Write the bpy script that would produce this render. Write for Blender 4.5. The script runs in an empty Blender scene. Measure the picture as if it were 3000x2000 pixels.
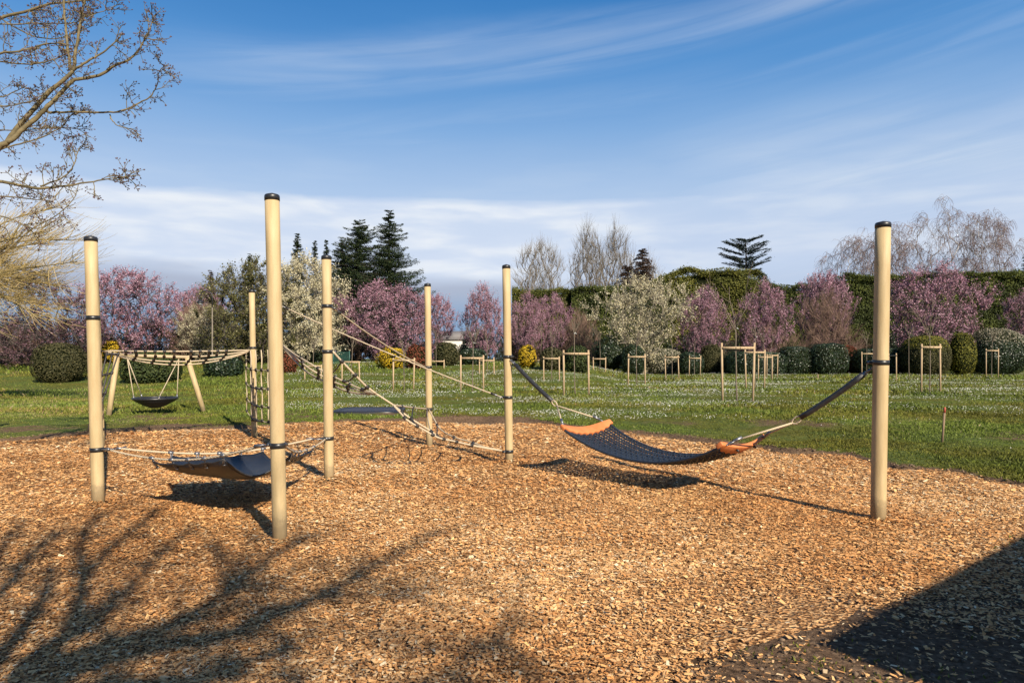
import bpy, math, random
import numpy as np
from mathutils import Vector
R = math.radians
sc = bpy.context.scene
COL = sc.collection

# ------------------------------------------------------------------ camera
cam = bpy.data.cameras.new('camera'); cam.sensor_width = 36; cam.lens = 24
cam.shift_y = 50/3000; cam.clip_start = 0.05; cam.clip_end = 4000
co = bpy.data.objects.new('camera', cam); COL.objects.link(co)
co.location = (0, 0, 1.6); co.rotation_euler = (R(90), 0, 0); sc.camera = co
# ------------------------------------------------------------------ light
SUN_EL, SH = R(31), (-0.49, 0.872)          # SH: direction in which shadows fall
sv = Vector((-SH[0]*math.cos(SUN_EL), -SH[1]*math.cos(SUN_EL), math.sin(SUN_EL)))
sun = bpy.data.lights.new('sun', 'SUN'); sun.energy = 5.0; sun.angle = R(0.53); sun.color = (1.0, 0.885, 0.715)
so = bpy.data.objects.new('sun', sun); COL.objects.link(so); so.location = (0, 0, 30)
so.rotation_euler = sv.to_track_quat('Z', 'Y').to_euler()
sc.view_settings.view_transform = 'Standard'; sc.view_settings.look = 'None'
sc.view_settings.exposure = 0.93; sc.view_settings.gamma = 1
sc.cycles.max_bounces = 6; sc.cycles.transparent_max_bounces = 8

# ------------------------------------------------------------------ sky
w = bpy.data.worlds.new('World'); sc.world = w; w.use_nodes = True
nt = w.node_tree; nt.nodes.clear()
def N(t, **k):
    n = nt.nodes.new(t)
    for a, b in k.items(): setattr(n, a, b)
    return n
def L(a, b): nt.links.new(a, b)
def inp(sock, v):
    if hasattr(v, 'links'): L(v, sock)
    else: sock.default_value = v
def M(op, a, b=0.0, c=0.0, clamp=False):
    n = N('ShaderNodeMath', operation=op, use_clamp=clamp)
    inp(n.inputs[0], a); inp(n.inputs[1], b); inp(n.inputs[2], c)
    return n.outputs[0]
def SS(x, a, b):                       # smooth step a -> b
    n = N('ShaderNodeMapRange', interpolation_type='SMOOTHSTEP')
    inp(n.inputs[0], x); n.inputs[1].default_value = a; n.inputs[2].default_value = b
    return n.outputs[0]
def MIX(f, a, b):
    n = N('ShaderNodeMix', data_type='RGBA')
    inp(n.inputs[0], f); inp(n.inputs[6], a); inp(n.inputs[7], b)
    return n.outputs[2]
def NOI(vec, scale, detail=5, rough=0.55, dist=0.0):
    n = N('ShaderNodeTexNoise'); L(vec, n.inputs['Vector'])
    n.inputs['Scale'].default_value = scale; n.inputs['Detail'].default_value = detail
    n.inputs['Roughness'].default_value = rough; n.inputs['Distortion'].default_value = dist
    return n.outputs[0]
sky = N('ShaderNodeTexSky', sky_type='NISHITA'); sky.sun_disc = False
sky.sun_elevation = SUN_EL; sky.sun_rotation = math.atan2(sv.x, sv.y); sky.dust_density = 0.6; sky.ozone_density = 2.5
tc = N('ShaderNodeTexCoord'); sp = N('ShaderNodeSeparateXYZ'); L(tc.outputs['Generated'], sp.inputs[0])
X_, Y_, Z_ = sp.outputs
az = M('ARCTAN2', X_, Y_)
hd = M('SQRT', M('ADD', M('MULTIPLY', X_, X_), M('MULTIPLY', Y_, Y_)))
el = M('DIVIDE', Z_, M('MAXIMUM', hd, 0.02))
cx = N('ShaderNodeCombineXYZ'); L(az, cx.inputs[0]); L(M('MULTIPLY', el, 5.0), cx.inputs[1])
cx2 = N('ShaderNodeCombineXYZ'); L(M('ADD', az, M('MULTIPLY', el, -2.2)), cx2.inputs[0]); L(M('ADD', M('MULTIPLY', el, 9.0), M('MULTIPLY', az, -1.2)), cx2.inputs[1])
n1 = NOI(cx.outputs[0], 2.2, 6, 0.5, 0.4)
n2 = NOI(cx2.outputs[0], 2.4, 7, 0.55, 0.8)
n3 = NOI(cx.outputs[0], 6.0, 5, 0.5, 0.2)
# thin veil that thickens towards the horizon
veil = M('MULTIPLY', SS(M('SUBTRACT', el, M('MULTIPLY', n1, 0.16)), 0.30, 0.04), 0.35)
# cloud bank with a crisp upper edge
edge = M('ADD', el, M('MULTIPLY', M('SUBTRACT', n1, 0.5), 0.06))
bank = M('MULTIPLY', M('MULTIPLY', SS(edge, 0.243, 0.216), M('SUBTRACT', 1.0, M('MULTIPLY', SS(az, 0.0, 0.35), 0.45))), M('ADD', 0.66, M('MULTIPLY', SS(n3, 0.3, 0.65), 0.28)))
rightveil = M('MULTIPLY', M('MULTIPLY', SS(az, 0.05, 0.42), SS(el, 0.40, 0.2)), M('ADD', 0.45, M('MULTIPLY', SS(n2, 0.3, 0.65), 0.55)))
# long cirrus streak running up to the right
ln = M('SUBTRACT', el, M('ADD', 0.445, M('MULTIPLY', az, 0.115)))
strk = M('MULTIPLY', SS(M('ABSOLUTE', M('ADD', ln, M('MULTIPLY', M('SUBTRACT', n1, 0.5), 0.05))), 0.062, 0.0), M('MULTIPLY', SS(n2, 0.2, 0.7), 0.30))
strk = M('MULTIPLY', strk, SS(az, -0.6, -0.3))
ln2 = M('SUBTRACT', el, M('ADD', 0.34, M('MULTIPLY', az, 0.10)))
strk2 = M('MULTIPLY', SS(M('ABSOLUTE', ln2), 0.07, 0.0), M('MULTIPLY', SS(n2, 0.35, 0.7), 0.12))
cl = M('MAXIMUM', M('MAXIMUM', veil, bank), M('MAXIMUM', M('MULTIPLY', rightveil, 0.5), M('MAXIMUM', strk, strk2)))
cl = M('MINIMUM', cl, 0.95)
front = SS(M('ABSOLUTE', az), 1.7, 1.0); cl = M('MULTIPLY', cl, front)     # clouds masked off behind the viewer to cut fill light
# grey-blue stratus low over the horizon
gb = M('MULTIPLY', SS(M('ADD', el, M('MULTIPLY', M('SUBTRACT', n1, 0.5), 0.07)), 0.128, 0.10), M('SUBTRACT', 0.95, M('MULTIPLY', SS(az, 0.0, 0.25), 0.6)))
gcol = MIX(SS(el, 0.11, 0.05), (4.4, 4.9, 6.2, 1), (2.3, 3.7, 5.8, 1))
wh = MIX(SS(n3, 0.4, 0.7), (7.4, 8.2, 9.6, 1), (9.0, 9.4, 9.9, 1))
clc = MIX(gb, wh, gcol)
fac = M('MAXIMUM', cl, M('MULTIPLY', M('MULTIPLY', gb, 0.95), front))
tint = N('ShaderNodeMix', data_type='RGBA', blend_type='MULTIPLY'); tint.inputs[0].default_value = 1
L(sky.outputs[0], tint.inputs[6]); tint.inputs[7].default_value = (0.66, 0.95, 1.22, 1)
vr = N('ShaderNodeValToRGB'); L(M('ADD', el, M('MULTIPLY', M('SUBTRACT', n1, 0.5), 0.05)), vr.inputs[0]); E = vr.color_ramp.elements
while len(E) < 7: E.new(0.5)
for q, (p_, c_) in zip(E, ((0.0, (.55, .66, .84)), (0.14, (.52, .63, .85)), (0.24, (.39, .57, .84)), (0.33, (.24, .455, .79)), (0.42, (.105, .325, .70)), (0.54, (.035, .21, .56)), (0.9, (.015, .10, .33)))): q.position = p_; q.color = (*c_, 1)
sc10 = N('ShaderNodeMix', data_type='RGBA', blend_type='MULTIPLY'); sc10.inputs[0].default_value = 1; L(vr.outputs[0], sc10.inputs[6]); sc10.inputs[7].default_value = (10, 10, 10, 1)
clear = MIX(M('MULTIPLY', SS(M('ABSOLUTE', az), 2.0, 1.1), 0.85), tint.outputs[2], sc10.outputs[2])
skycol = MIX(fac, clear, clc)
bg = N('ShaderNodeBackground'); L(skycol, bg.inputs[0]); bg.inputs[1].default_value = 0.0505
wo = N('ShaderNodeOutputWorld'); L(bg.outputs[0], wo.inputs[0])

# ------------------------------------------------------------------ mesh helpers
class MB:
    def __init__(s): s.V = []; s.Q = []; s.T = []; s.A = []; s.AT = []; s.n = 0
    def add(s, V, Q=None, T=None, a=0.5):
        V = np.asarray(V, float)
        if Q is not None and len(Q):
            Q = np.asarray(Q, int); s.Q.append(Q+s.n); s.A.append(np.broadcast_to(np.asarray(a, float), (len(Q),)))
        if T is not None and len(T):
            T = np.asarray(T, int); s.T.append(T+s.n); s.AT.append(np.full(len(T), float(np.mean(a))))
        s.V.append(V); s.n += len(V)
    def build(s, name, mat, parent=None, smooth=True, loc=None):
        V = np.concatenate(s.V) if s.V else np.zeros((0, 3))
        if loc is not None: V = V-np.asarray(loc)
        me = bpy.data.meshes.new(name); me.vertices.add(len(V)); me.vertices.foreach_set('co', V.ravel())
        nq = sum(len(q) for q in s.Q); ntr = sum(len(t) for t in s.T)
        li = np.concatenate([np.concatenate(s.Q).ravel() if s.Q else np.zeros(0, int), np.concatenate(s.T).ravel() if s.T else np.zeros(0, int)])
        me.loops.add(len(li)); me.loops.foreach_set('vertex_index', li)
        me.polygons.add(nq+ntr)
        me.polygons.foreach_set('loop_start', np.concatenate([np.arange(nq)*4, nq*4+np.arange(ntr)*3]))
        att = me.attributes.new('v', 'FLOAT', 'FACE')
        att.data.foreach_set('value', np.concatenate((s.A if s.A else [])+(s.AT if s.AT else [])) if nq+ntr else np.zeros(0))
        me.update(calc_edges=True)
        if smooth: me.shade_smooth()
        me.materials.append(mat)
        o = bpy.data.objects.new(name, me); COL.objects.link(o)
        if parent is not None: o.parent = parent
        elif loc is not None: o.location = loc
        return o
def nrm(a): return a/np.maximum(np.linalg.norm(a, axis=-1, keepdims=True), 1e-9)
def tube(mb, pts, rad, sides=6, a=0.5, cap=True):
    P = np.asarray(pts, float); n = len(P); rad = np.broadcast_to(np.asarray(rad, float), (n,))
    T = np.zeros_like(P); T[1:-1] = P[2:]-P[:-2]; T[0] = P[1]-P[0]; T[-1] = P[-1]-P[-2]; T = nrm(T)
    t0 = nrm(np.mean(np.abs(T), axis=0)); up = np.eye(3)[np.argmin(t0)]
    U = nrm(np.cross(T, up)); W = np.cross(T, U)
    ang = np.arange(sides)*2*math.pi/sides
    V = P[:, None, :]+rad[:, None, None]*(np.cos(ang)[None, :, None]*U[:, None, :]+np.sin(ang)[None, :, None]*W[:, None, :])
    i = np.arange(n-1)[:, None]*sides; j = np.arange(sides)[None, :]; j2 = (j+1) % sides
    Q = np.stack([i+j, i+j2, i+sides+j2, i+sides+j], -1).reshape(-1, 4)
    V = V.reshape(-1, 3); Tr = None
    if cap and sides > 3:
        V = np.concatenate([V, P[[0, -1]]]); c0 = n*sides
        k = np.arange(sides); k2 = (k+1) % sides
        Tr = np.concatenate([np.stack([k2, k, np.full(sides, c0)], -1), np.stack([(n-1)*sides+k, (n-1)*sides+k2, np.full(sides, c0+1)], -1)])
    mb.add(V, Q, Tr, a)
def prisms(mb, A, B, ra, rb, sides=3, a=0.5):       # many straight tapered sticks at once
    A = np.asarray(A, float); B = np.asarray(B, float); n = len(A)
    if n == 0: return
    T = nrm(B-A); up = np.where(np.abs(T[:, 2:3]) > 0.8, np.array([[1., 0, 0]]), np.array([[0, 0, 1.]]))
    U = nrm(np.cross(T, up)); W = np.cross(T, U); ang = np.arange(sides)*2*math.pi/sides
    off = np.cos(ang)[None, :, None]*U[:, None, :]+np.sin(ang)[None, :, None]*W[:, None, :]
    ra = np.broadcast_to(ra, (n,))[:, None, None]; rb = np.broadcast_to(rb, (n,))[:, None, None]
    V = np.concatenate([A[:, None]+off*ra, B[:, None]+off*rb], 1).reshape(-1, 3)
    i = np.arange(n)[:, None]*2*sides; j = np.arange(sides)[None, :]; j2 = (j+1) % sides
    Q = np.stack([i+j, i+j2, i+sides+j2, i+sides+j], -1).reshape(-1, 4)
    mb.add(V, Q, None, np.repeat(np.broadcast_to(a, (n,)), sides))
def quads(mb, P, sx, sy, rng, nor=None, jit=1.0, a=None):   # cloud of small leaf faces
    n = len(P); r = nrm(rng.normal(size=(n, 3)))
    Nn = r if nor is None else nrm(nrm(nor)+jit*r)
    t = nrm(np.cross(Nn, nrm(rng.normal(size=(n, 3))))); b = np.cross(Nn, t)
    sx = np.broadcast_to(sx, (n,))[:, None]/2; sy = np.broadcast_to(sy, (n,))[:, None]/2
    V = np.stack([P-t*sx, P-b*sy, P+t*sx, P+b*sy], 1).reshape(-1, 3)
    mb.add(V, np.arange(4*n).reshape(-1, 4), None, rng.random(n) if a is None else a)
def lathe(mb, prof, sides=24, c=(0, 0, 0), a=0.5, sx=1, sy=1):
    prof = np.asarray(prof, float); n = len(prof); ang = np.arange(sides)*2*math.pi/sides
    V = np.stack([prof[:, None, 0]*np.cos(ang)*sx+c[0], prof[:, None, 0]*np.sin(ang)*sy+c[1], np.broadcast_to(prof[:, None, 1]+c[2], (n, sides))], -1).reshape(-1, 3)
    i = np.arange(n-1)[:, None]*sides; j = np.arange(sides)[None, :]; j2 = (j+1) % sides
    mb.add(V, np.stack([i+j, i+j2, i+sides+j2, i+sides+j], -1).reshape(-1, 4), None, a)
def box(mb, lo, hi, a=0.5, M4=None):
    x0, y0, z0 = lo; x1, y1, z1 = hi
    V = np.array([[x0,y0,z0],[x1,y0,z0],[x1,y1,z0],[x0,y1,z0],[x0,y0,z1],[x1,y0,z1],[x1,y1,z1],[x0,y1,z1]], float)
    if M4 is not None: V = V@M4[:3, :3].T+M4[:3, 3]
    mb.add(V, [[0,3,2,1],[4,5,6,7],[0,1,5,4],[1,2,6,5],[2,3,7,6],[3,0,4,7]], None, a)
def catrom(pts, k=6):
    P = np.asarray(pts, float); P = np.concatenate([2*P[:1]-P[1:2], P, 2*P[-1:]-P[-2:-1]]); out = []
    for i in range(1, len(P)-2):
        for t in np.arange(k)/k:
            out.append(0.5*((2*P[i])+(-P[i-1]+P[i+1])*t+(2*P[i-1]-5*P[i]+4*P[i+1]-P[i+2])*t*t+(-P[i-1]+3*P[i]-3*P[i+1]+P[i+2])*t**3))
    out.append(P[-2]); return np.array(out)
def tag(o, label=None, cat=None, group=None, kind=None):
    if label: o['label'] = label
    if cat: o['category'] = cat
    if group: o['group'] = group
    if kind: o['kind'] = kind
    return o
def empty(name, loc=(0, 0, 0)):
    o = bpy.data.objects.new(name, None); COL.objects.link(o); o.location = loc; o.empty_display_size = 0.2; return o
def px(x, y, Zd): return np.array([(x-1500)/2000*Zd, Zd, 1.6-(y-1050)/2000*Zd])
def sstep(x, a, b):
    t = np.clip((x-a)/(b-a), 0, 1); return t*t*(3-2*t)
class SinNoise:
    def __init__(s, seed, scale, octs=4):
        r = np.random.default_rng(seed); s.k = []
        for o in range(octs):
            for _ in range(5):
                th = r.random()*6.283; f = scale*(1.9**o)*(0.7+0.6*r.random()); s.k.append((f*math.cos(th), f*math.sin(th), r.random()*6.283, 0.6**o))
        s.n = sum(k[3]**2 for k in s.k)**0.5
    def __call__(s, x, y): return sum(a*np.sin(fx*x+fy*y+p) for fx, fy, p, a in s.k)/s.n

# ------------------------------------------------------------------ materials
def new_mat(name):
    m = bpy.data.materials.new(name); m.use_nodes = True; t = m.node_tree; t.nodes.clear()
    b = t.nodes.new('ShaderNodeBsdfPrincipled'); o = t.nodes.new('ShaderNodeOutputMaterial'); t.links.new(b.outputs[0], o.inputs[0])
    return m, t, b, o
ALB = 0.70                              # keeps paints and woods at real-world reflectance for this exposure
def ramp(t, fac, stops, k=1.0):
    r = t.nodes.new('ShaderNodeValToRGB'); t.links.new(fac, r.inputs[0]); e = r.color_ramp.elements
    while len(e) < len(stops): e.new(0.5)
    for q, (p, c) in zip(e, stops): q.position = p; q.color = (c[0]*k, c[1]*k, c[2]*k, 1)
    return r.outputs[0]
def tnoise(t, scale, detail=4, vec=None, rough=0.55):
    n = t.nodes.new('ShaderNodeTexNoise'); n.inputs['Scale'].default_value = scale; n.inputs['Detail'].default_value = detail; n.inputs['Roughness'].default_value = rough
    if vec is not None: t.links.new(vec, n.inputs['Vector'])
    return n.outputs[0]
def tmix(t, f, a, b, mode='MIX'):
    n = t.nodes.new('ShaderNodeMix'); n.data_type = 'RGBA'; n.blend_type = mode
    for s, v in ((n.inputs[0], f), (n.inputs[6], a), (n.inputs[7], b)):
        if hasattr(v, 'links'): t.links.new(v, s)
        elif isinstance(v, (int, float)): s.default_value = v
        else: s.default_value = (*v[:3], 1)
    return n.outputs[2]
def bump(t, b, h, strength=0.3, dist=0.01):
    n = t.nodes.new('ShaderNodeBump'); n.inputs['Strength'].default_value = strength; n.inputs['Distance'].default_value = dist
    t.links.new(h, n.inputs['Height']); t.links.new(n.outputs[0], b.inputs['Normal'])
def m_plain(name, c, c2=None, scale=8, rough=0.6, metal=0, bmp=0.0, spec=0.5, stretch=None):
    m, t, b, o = new_mat(name); g = t.nodes.new('ShaderNodeTexCoord').outputs['Object']
    if stretch:
        mp = t.nodes.new('ShaderNodeMapping'); mp.inputs['Scale'].default_value = stretch; t.links.new(g, mp.inputs[0]); g = mp.outputs[0]
    n = tnoise(t, scale, 6, g)
    t.links.new(ramp(t, n, [(0.35, c), (0.65, c2 or [min(1, x*1.25) for x in c])], ALB), b.inputs['Base Color'])
    b.inputs['Roughness'].default_value = rough; b.inputs['Metallic'].default_value = metal; b.inputs['Specular IOR Level'].default_value = spec
    if bmp: bump(t, b, tnoise(t, scale*4, 5, g), bmp, 0.01)
    return m
def m_leaf(name, stops, rough=0.7, trans=0.25, patch=None, spec=0.25):
    m, t, b, o = new_mat(name); at = t.nodes.new('ShaderNodeAttribute'); at.attribute_name = 'v'
    c = ramp(t, at.outputs['Fac'], stops, ALB)
    if patch:
        g = t.nodes.new('ShaderNodeTexCoord').outputs['Object']; n = tnoise(t, patch[0], 2, g)
        f = ramp(t, n, [(0.42, (0, 0, 0)), (0.6, (1, 1, 1))]); c = tmix(t, f, c, tmix(t, 1.0, c, patch[1], 'MULTIPLY'))
    t.links.new(c, b.inputs['Base Color']); b.inputs['Roughness'].default_value = rough; b.inputs['Specular IOR Level'].default_value = spec
    if trans:
        tr = t.nodes.new('ShaderNodeBsdfTranslucent'); t.links.new(c, tr.inputs[0]); mx = t.nodes.new('ShaderNodeMixShader'); mx.inputs[0].default_value = trans
        t.links.new(b.outputs[0], mx.inputs[1]); t.links.new(tr.outputs[0], mx.inputs[2]); t.links.new(mx.outputs[0], o.inputs[0])
    return m
MT = {}
MT['post'] = m_plain('post_paint', (0.46, 0.335, 0.17), (0.60, 0.455, 0.25), 2.0, 0.6, bmp=0.10, spec=0.3, stretch=(7, 7, 1.0))  # upright mottling, contrast raised to stand in for shadow bands
t = MT['post'].node_tree; b = t.nodes['Principled BSDF']; src = b.inputs['Base Color'].links[0].from_socket
g = t.nodes.new('ShaderNodeTexCoord').outputs['Object']; sx = t.nodes.new('ShaderNodeSeparateXYZ'); t.links.new(g, sx.inputs[0]); nn = tnoise(t, 9, 6, g, 0.7)
ma = t.nodes.new('ShaderNodeMath'); ma.operation = 'MULTIPLY_ADD'; t.links.new(nn, ma.inputs[0]); ma.inputs[1].default_value = -0.34; t.links.new(sx.outputs[2], ma.inputs[2])
stn = ramp(t, ma.outputs[0], [(0.0, (0.55, 0.55, 0.55)), (0.06, (0, 0, 0))]); n2 = tnoise(t, 38, 4, g, 0.6); scf = ramp(t, n2, [(0.66, (0, 0, 0)), (0.76, (0.3, 0.3, 0.3))])
c = tmix(t, scf, src, (0.24, 0.18, 0.10)); c = tmix(t, stn, c, (0.17, 0.13, 0.08)); t.links.new(c, b.inputs['Base Color'])
MT['cap'] = m_plain('black_plastic', (0.018, 0.018, 0.02), rough=0.4)
MT['band'] = m_plain('black_band', (0.015, 0.015, 0.016), (0.03, 0.03, 0.03), 20, 0.38)
MT['steel'] = m_plain('galvanised_steel', (0.22, 0.225, 0.24), (0.36, 0.36, 0.38), 30, 0.42, metal=0.8)
MT['blackrope'] = m_plain('black_rope', (0.012, 0.017, 0.028), (0.026, 0.036, 0.055), 60, 0.45, bmp=0.3)  # blue tint in the black stands for a bluish sheen
MT['sleeve'] = m_plain('black_sleeve', (0.017, 0.018, 0.021), (0.035, 0.036, 0.04), 30, 0.5, bmp=0.3)
MT['orange'] = m_plain('orange_board', (0.66, 0.19, 0.05), (0.76, 0.25, 0.08), 6, 0.6, bmp=0.12)
MT['rubber'] = m_plain('rubber_mat', (0.009, 0.013, 0.021), (0.014, 0.019, 0.030), 5, 0.46, bmp=0.04)  # bluish base colour stands for sky reflected in the mat
MT['knot'] = m_plain('black_connector', (0.016, 0.014, 0.014), (0.04, 0.033, 0.03), 40, 0.6)
def m_rope():
    m, t, b, o = new_mat('beige_rope'); g = t.nodes.new('ShaderNodeTexCoord').outputs['Object']
    wv = t.nodes.new('ShaderNodeTexWave'); wv.bands_direction = 'DIAGONAL'; wv.inputs['Scale'].default_value = 30; wv.inputs['Distortion'].default_value = 2; t.links.new(g, wv.inputs[0])
    c = ramp(t, wv.outputs[1], [(0.0, (0.42, 0.32, 0.20)), (0.6, (0.66, 0.53, 0.36)), (1, (0.72, 0.60, 0.43))], ALB)
    t.links.new(c, b.inputs['Base Color']); b.inputs['Roughness'].default_value = 0.8; bump(t, b, wv.outputs[1], 0.6, 0.004); return m
MT['rope'] = m_rope()
MT['stake'] = m_plain('stake_wood', (0.40, 0.27, 0.15), (0.56, 0.41, 0.25), 3, 0.8, bmp=0.15, stretch=(10, 10, 1))
MT['darkstake'] = m_plain('old_stake_wood', (0.22, 0.15, 0.09), (0.30, 0.2, 0.12), 6, 0.85, bmp=0.2)
MT['redpaint'] = m_plain('red_stake_paint', (0.42, 0.07, 0.04), rough=0.7)
MT['bark_young'] = m_plain('young_bark', (0.13, 0.10, 0.07), (0.22, 0.17, 0.12), 12, 0.85)
MT['bark_near'] = m_plain('olive_bark', (0.10, 0.08, 0.035), (0.24, 0.185, 0.09), 7, 0.8, bmp=0.3, stretch=(1, 1, 2))
MT['bark_dark'] = m_plain('dark_bark', (0.055, 0.042, 0.035), (0.10, 0.08, 0.065), 5, 0.9)
MT['bark_grey'] = m_plain('grey_bark', (0.15, 0.125, 0.095), (0.25, 0.21, 0.165), 3, 0.9)
MT['bark_birch'] = m_plain('birch_bark', (0.20, 0.17, 0.155), (0.5, 0.46, 0.43), 2.5, 0.8)
MT['twig_birch'] = m_plain('birch_twig', (0.20, 0.13, 0.12), (0.30, 0.21, 0.19), 3, 0.9)
MT['bud'] = m_plain('dark_bud', (0.07, 0.03, 0.03), (0.14, 0.07, 0.06), 20, 0.7)
MT['willow'] = m_plain('golden_shoot', (0.50, 0.36, 0.13), (0.66, 0.50, 0.22), 2, 0.6)
MT['brown_twig'] = m_plain('brown_twig', (0.17, 0.10, 0.075), (0.26, 0.165, 0.12), 1, 0.9)
MT['plum'] = m_leaf('plum_blossom', [(0.0, (0.12, 0.055, 0.065)), (0.35, (0.37, 0.17, 0.235)), (0.75, (0.66, 0.39, 0.49)), (1.0, (0.92, 0.70, 0.79))])
MT['plum_shaded'] = m_leaf('dark_shaded_plum_blossom', [(0.0, (0.07, 0.035, 0.04)), (0.6, (0.18, 0.09, 0.115)), (1.0, (0.48, 0.31, 0.37))])  # dark purple blossom, with the far left tree's shade put into the colour
MT['whiteb'] = m_leaf('white_blossom', [(0.0, (0.24, 0.20, 0.08)), (0.3, (0.56, 0.49, 0.28)), (1.0, (0.98, 0.91, 0.68))], patch=None)
MT['greenb'] = m_leaf('olive_leafing', [(0.0, (0.055, 0.06, 0.015)), (0.55, (0.13, 0.125, 0.035)), (0.8, (0.26, 0.235, 0.09)), (1.0, (0.66, 0.61, 0.40))])
MT['conifer'] = m_leaf('fir_needles', [(0.0, (0.012, 0.026, 0.012)), (0.6, (0.036, 0.06, 0.022)), (1, (0.085, 0.10, 0.035))], trans=0.05)
MT['cedar'] = m_leaf('cedar_needles', [(0.0, (0.025, 0.045, 0.035)), (1, (0.09, 0.13, 0.10))], trans=0.05)
MT['browncon'] = m_leaf('brown_cypress', [(0.0, (0.045, 0.028, 0.02)), (1, (0.14, 0.085, 0.055))], trans=0.1)
MT['hedge'] = m_leaf('hedge_leaves', [(0.0, (0.03, 0.042, 0.010)), (0.55, (0.095, 0.12, 0.022)), (1, (0.22, 0.24, 0.05))], patch=(0.35, (0.5, 0.55, 0.6)))
MT['hedge_olive'] = m_leaf('olive_hedge_leaves', [(0.0, (0.05, 0.055, 0.010)), (0.5, (0.17, 0.175, 0.03)), (1, (0.33, 0.30, 0.065))], patch=(0.3, (0.55, 0.62, 0.6)))
MT['core'] = m_plain('light_block_core', (0.010, 0.013, 0.006), (0.02, 0.022, 0.01), 2, 1.0, spec=0)  # near-black solid added inside hedges and bushes to block light
MT['bushg'] = m_leaf('bush_leaves', [(0.0, (0.02, 0.035, 0.012)), (0.6, (0.06, 0.085, 0.025)), (1, (0.12, 0.145, 0.04))])
MT['busho'] = m_leaf('olive_bush_leaves', [(0.0, (0.035, 0.037, 0.014)), (0.6, (0.085, 0.082, 0.03)), (1, (0.15, 0.13, 0.055))])
MT['bushd'] = m_leaf('dark_bush_leaves', [(0.0, (0.01, 0.022, 0.012)), (0.7, (0.03, 0.055, 0.025)), (1, (0.09, 0.13, 0.05))], rough=0.4, spec=0.5)
MT['bushw'] = m_leaf('flowering_bush', [(0.0, (0.03, 0.045, 0.02)), (0.45, (0.09, 0.10, 0.045)), (0.62, (0.32, 0.28, 0.19)), (1, (0.66, 0.60, 0.47))])
MT['yellow'] = m_leaf('yellow_blossom', [(0.0, (0.24, 0.15, 0.01)), (0.4, (0.55, 0.36, 0.015)), (1, (0.78, 0.54, 0.03))])
MT['redleaf'] = m_leaf('red_leaves', [(0.0, (0.08, 0.03, 0.015)), (0.5, (0.18, 0.05, 0.025)), (1, (0.32, 0.09, 0.045))])
MT['yelgreen'] = m_leaf('yellow_green_leaves', [(0.0, (0.06, 0.07, 0.012)), (0.6, (0.17, 0.17, 0.025)), (1, (0.33, 0.29, 0.04))])
MT['chip'] = m_leaf('wood_chip', [(0.0, (0.16, 0.075, 0.03)), (0.15, (0.38, 0.19, 0.075)), (0.38, (0.82, 0.41, 0.15)), (0.78, (1.0, 0.635, 0.29)), (1.0, (1.0, 0.84, 0.56))], trans=0.0, rough=0.75, spec=0.15, patch=(0.45, (0.92, 0.83, 0.74)))
MT['blade'] = m_leaf('grass_blade', [(0.0, (0.055, 0.075, 0.014)), (0.5, (0.16, 0.21, 0.03)), (0.9, (0.27, 0.35, 0.055)), (1, (0.40, 0.34, 0.17))], trans=0.3, patch=(0.25, (1.15, 0.85, 0.8)))
MT['daisy'] = m_leaf('daisy_petals', [(0, (0.6, 0.6, 0.52)), (1, (0.86, 0.86, 0.8))], trans=0.2)
MT['wall'] = m_plain('pale_render', (0.62, 0.57, 0.50), (0.7, 0.65, 0.58), 3, 0.9, bmp=0.1)
MT['slate'] = m_plain('grey_roof', (0.16, 0.15, 0.15), (0.24, 0.22, 0.21), 6, 0.8)
MT['glass'] = m_plain('window_glass', (0.04, 0.05, 0.06), rough=0.1)
MT['lampmetal'] = m_plain('dark_lamp_metal', (0.03, 0.03, 0.035), rough=0.45, metal=0.3)
MT['lampglass'] = m_plain('lamp_glass', (0.4, 0.4, 0.38), rough=0.2)
MT['fence'] = m_plain('green_fence_wire', (0.03, 0.12, 0.09), (0.045, 0.15, 0.12), 4, 0.5)
MT['tramp'] = m_plain('trampoline_mat', (0.035, 0.037, 0.045), (0.06, 0.062, 0.075), 14, 0.35)
MT['tie'] = m_plain('tree_tie', (0.10, 0.09, 0.05), rough=0.8)
MT['white_tape'] = m_plain('pale_graft_tape', (0.6, 0.62, 0.62), rough=0.6)

# ------------------------------------------------------------------ ground
edge_px = [(0,1292),(81,1284),(217,1270),(325,1264),(488,1256),(672,1257),(838,1243),(953,1240),(1010,1234),(1163,1232),(1270,1224),(1412,1221),(1470,1229),(1550,1230),(1620,1241),(1790,1265),(1960,1276),(2096,1297),(2232,1308),(2330,1321),(2455,1331),(2552,1350),(2608,1366),(2787,1385),(3000,1420)]
poly = [((x-1500)/(y-1050)*1.6, 3200/(y-1050)) for x, y in edge_px]
poly = [(-16, 1.0), (-17, 11.5)]+poly+[(9.3, 7.9), (7.6, 7.2), (4.53, 6.04), (3.66, 5.42), (2.93, 4.85), (2.27, 4.32), (1.99, 4.18), (1.4, 4.0), (0.83, 3.68), (0.35, 3.3), (-0.4, 2.6), (-3, 1.0)]
poly = np.array(poly)
nzA, nzB, nzC = SinNoise(1, 3.0), SinNoise(2, 0.5), SinNoise(3, 1.2)
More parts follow.
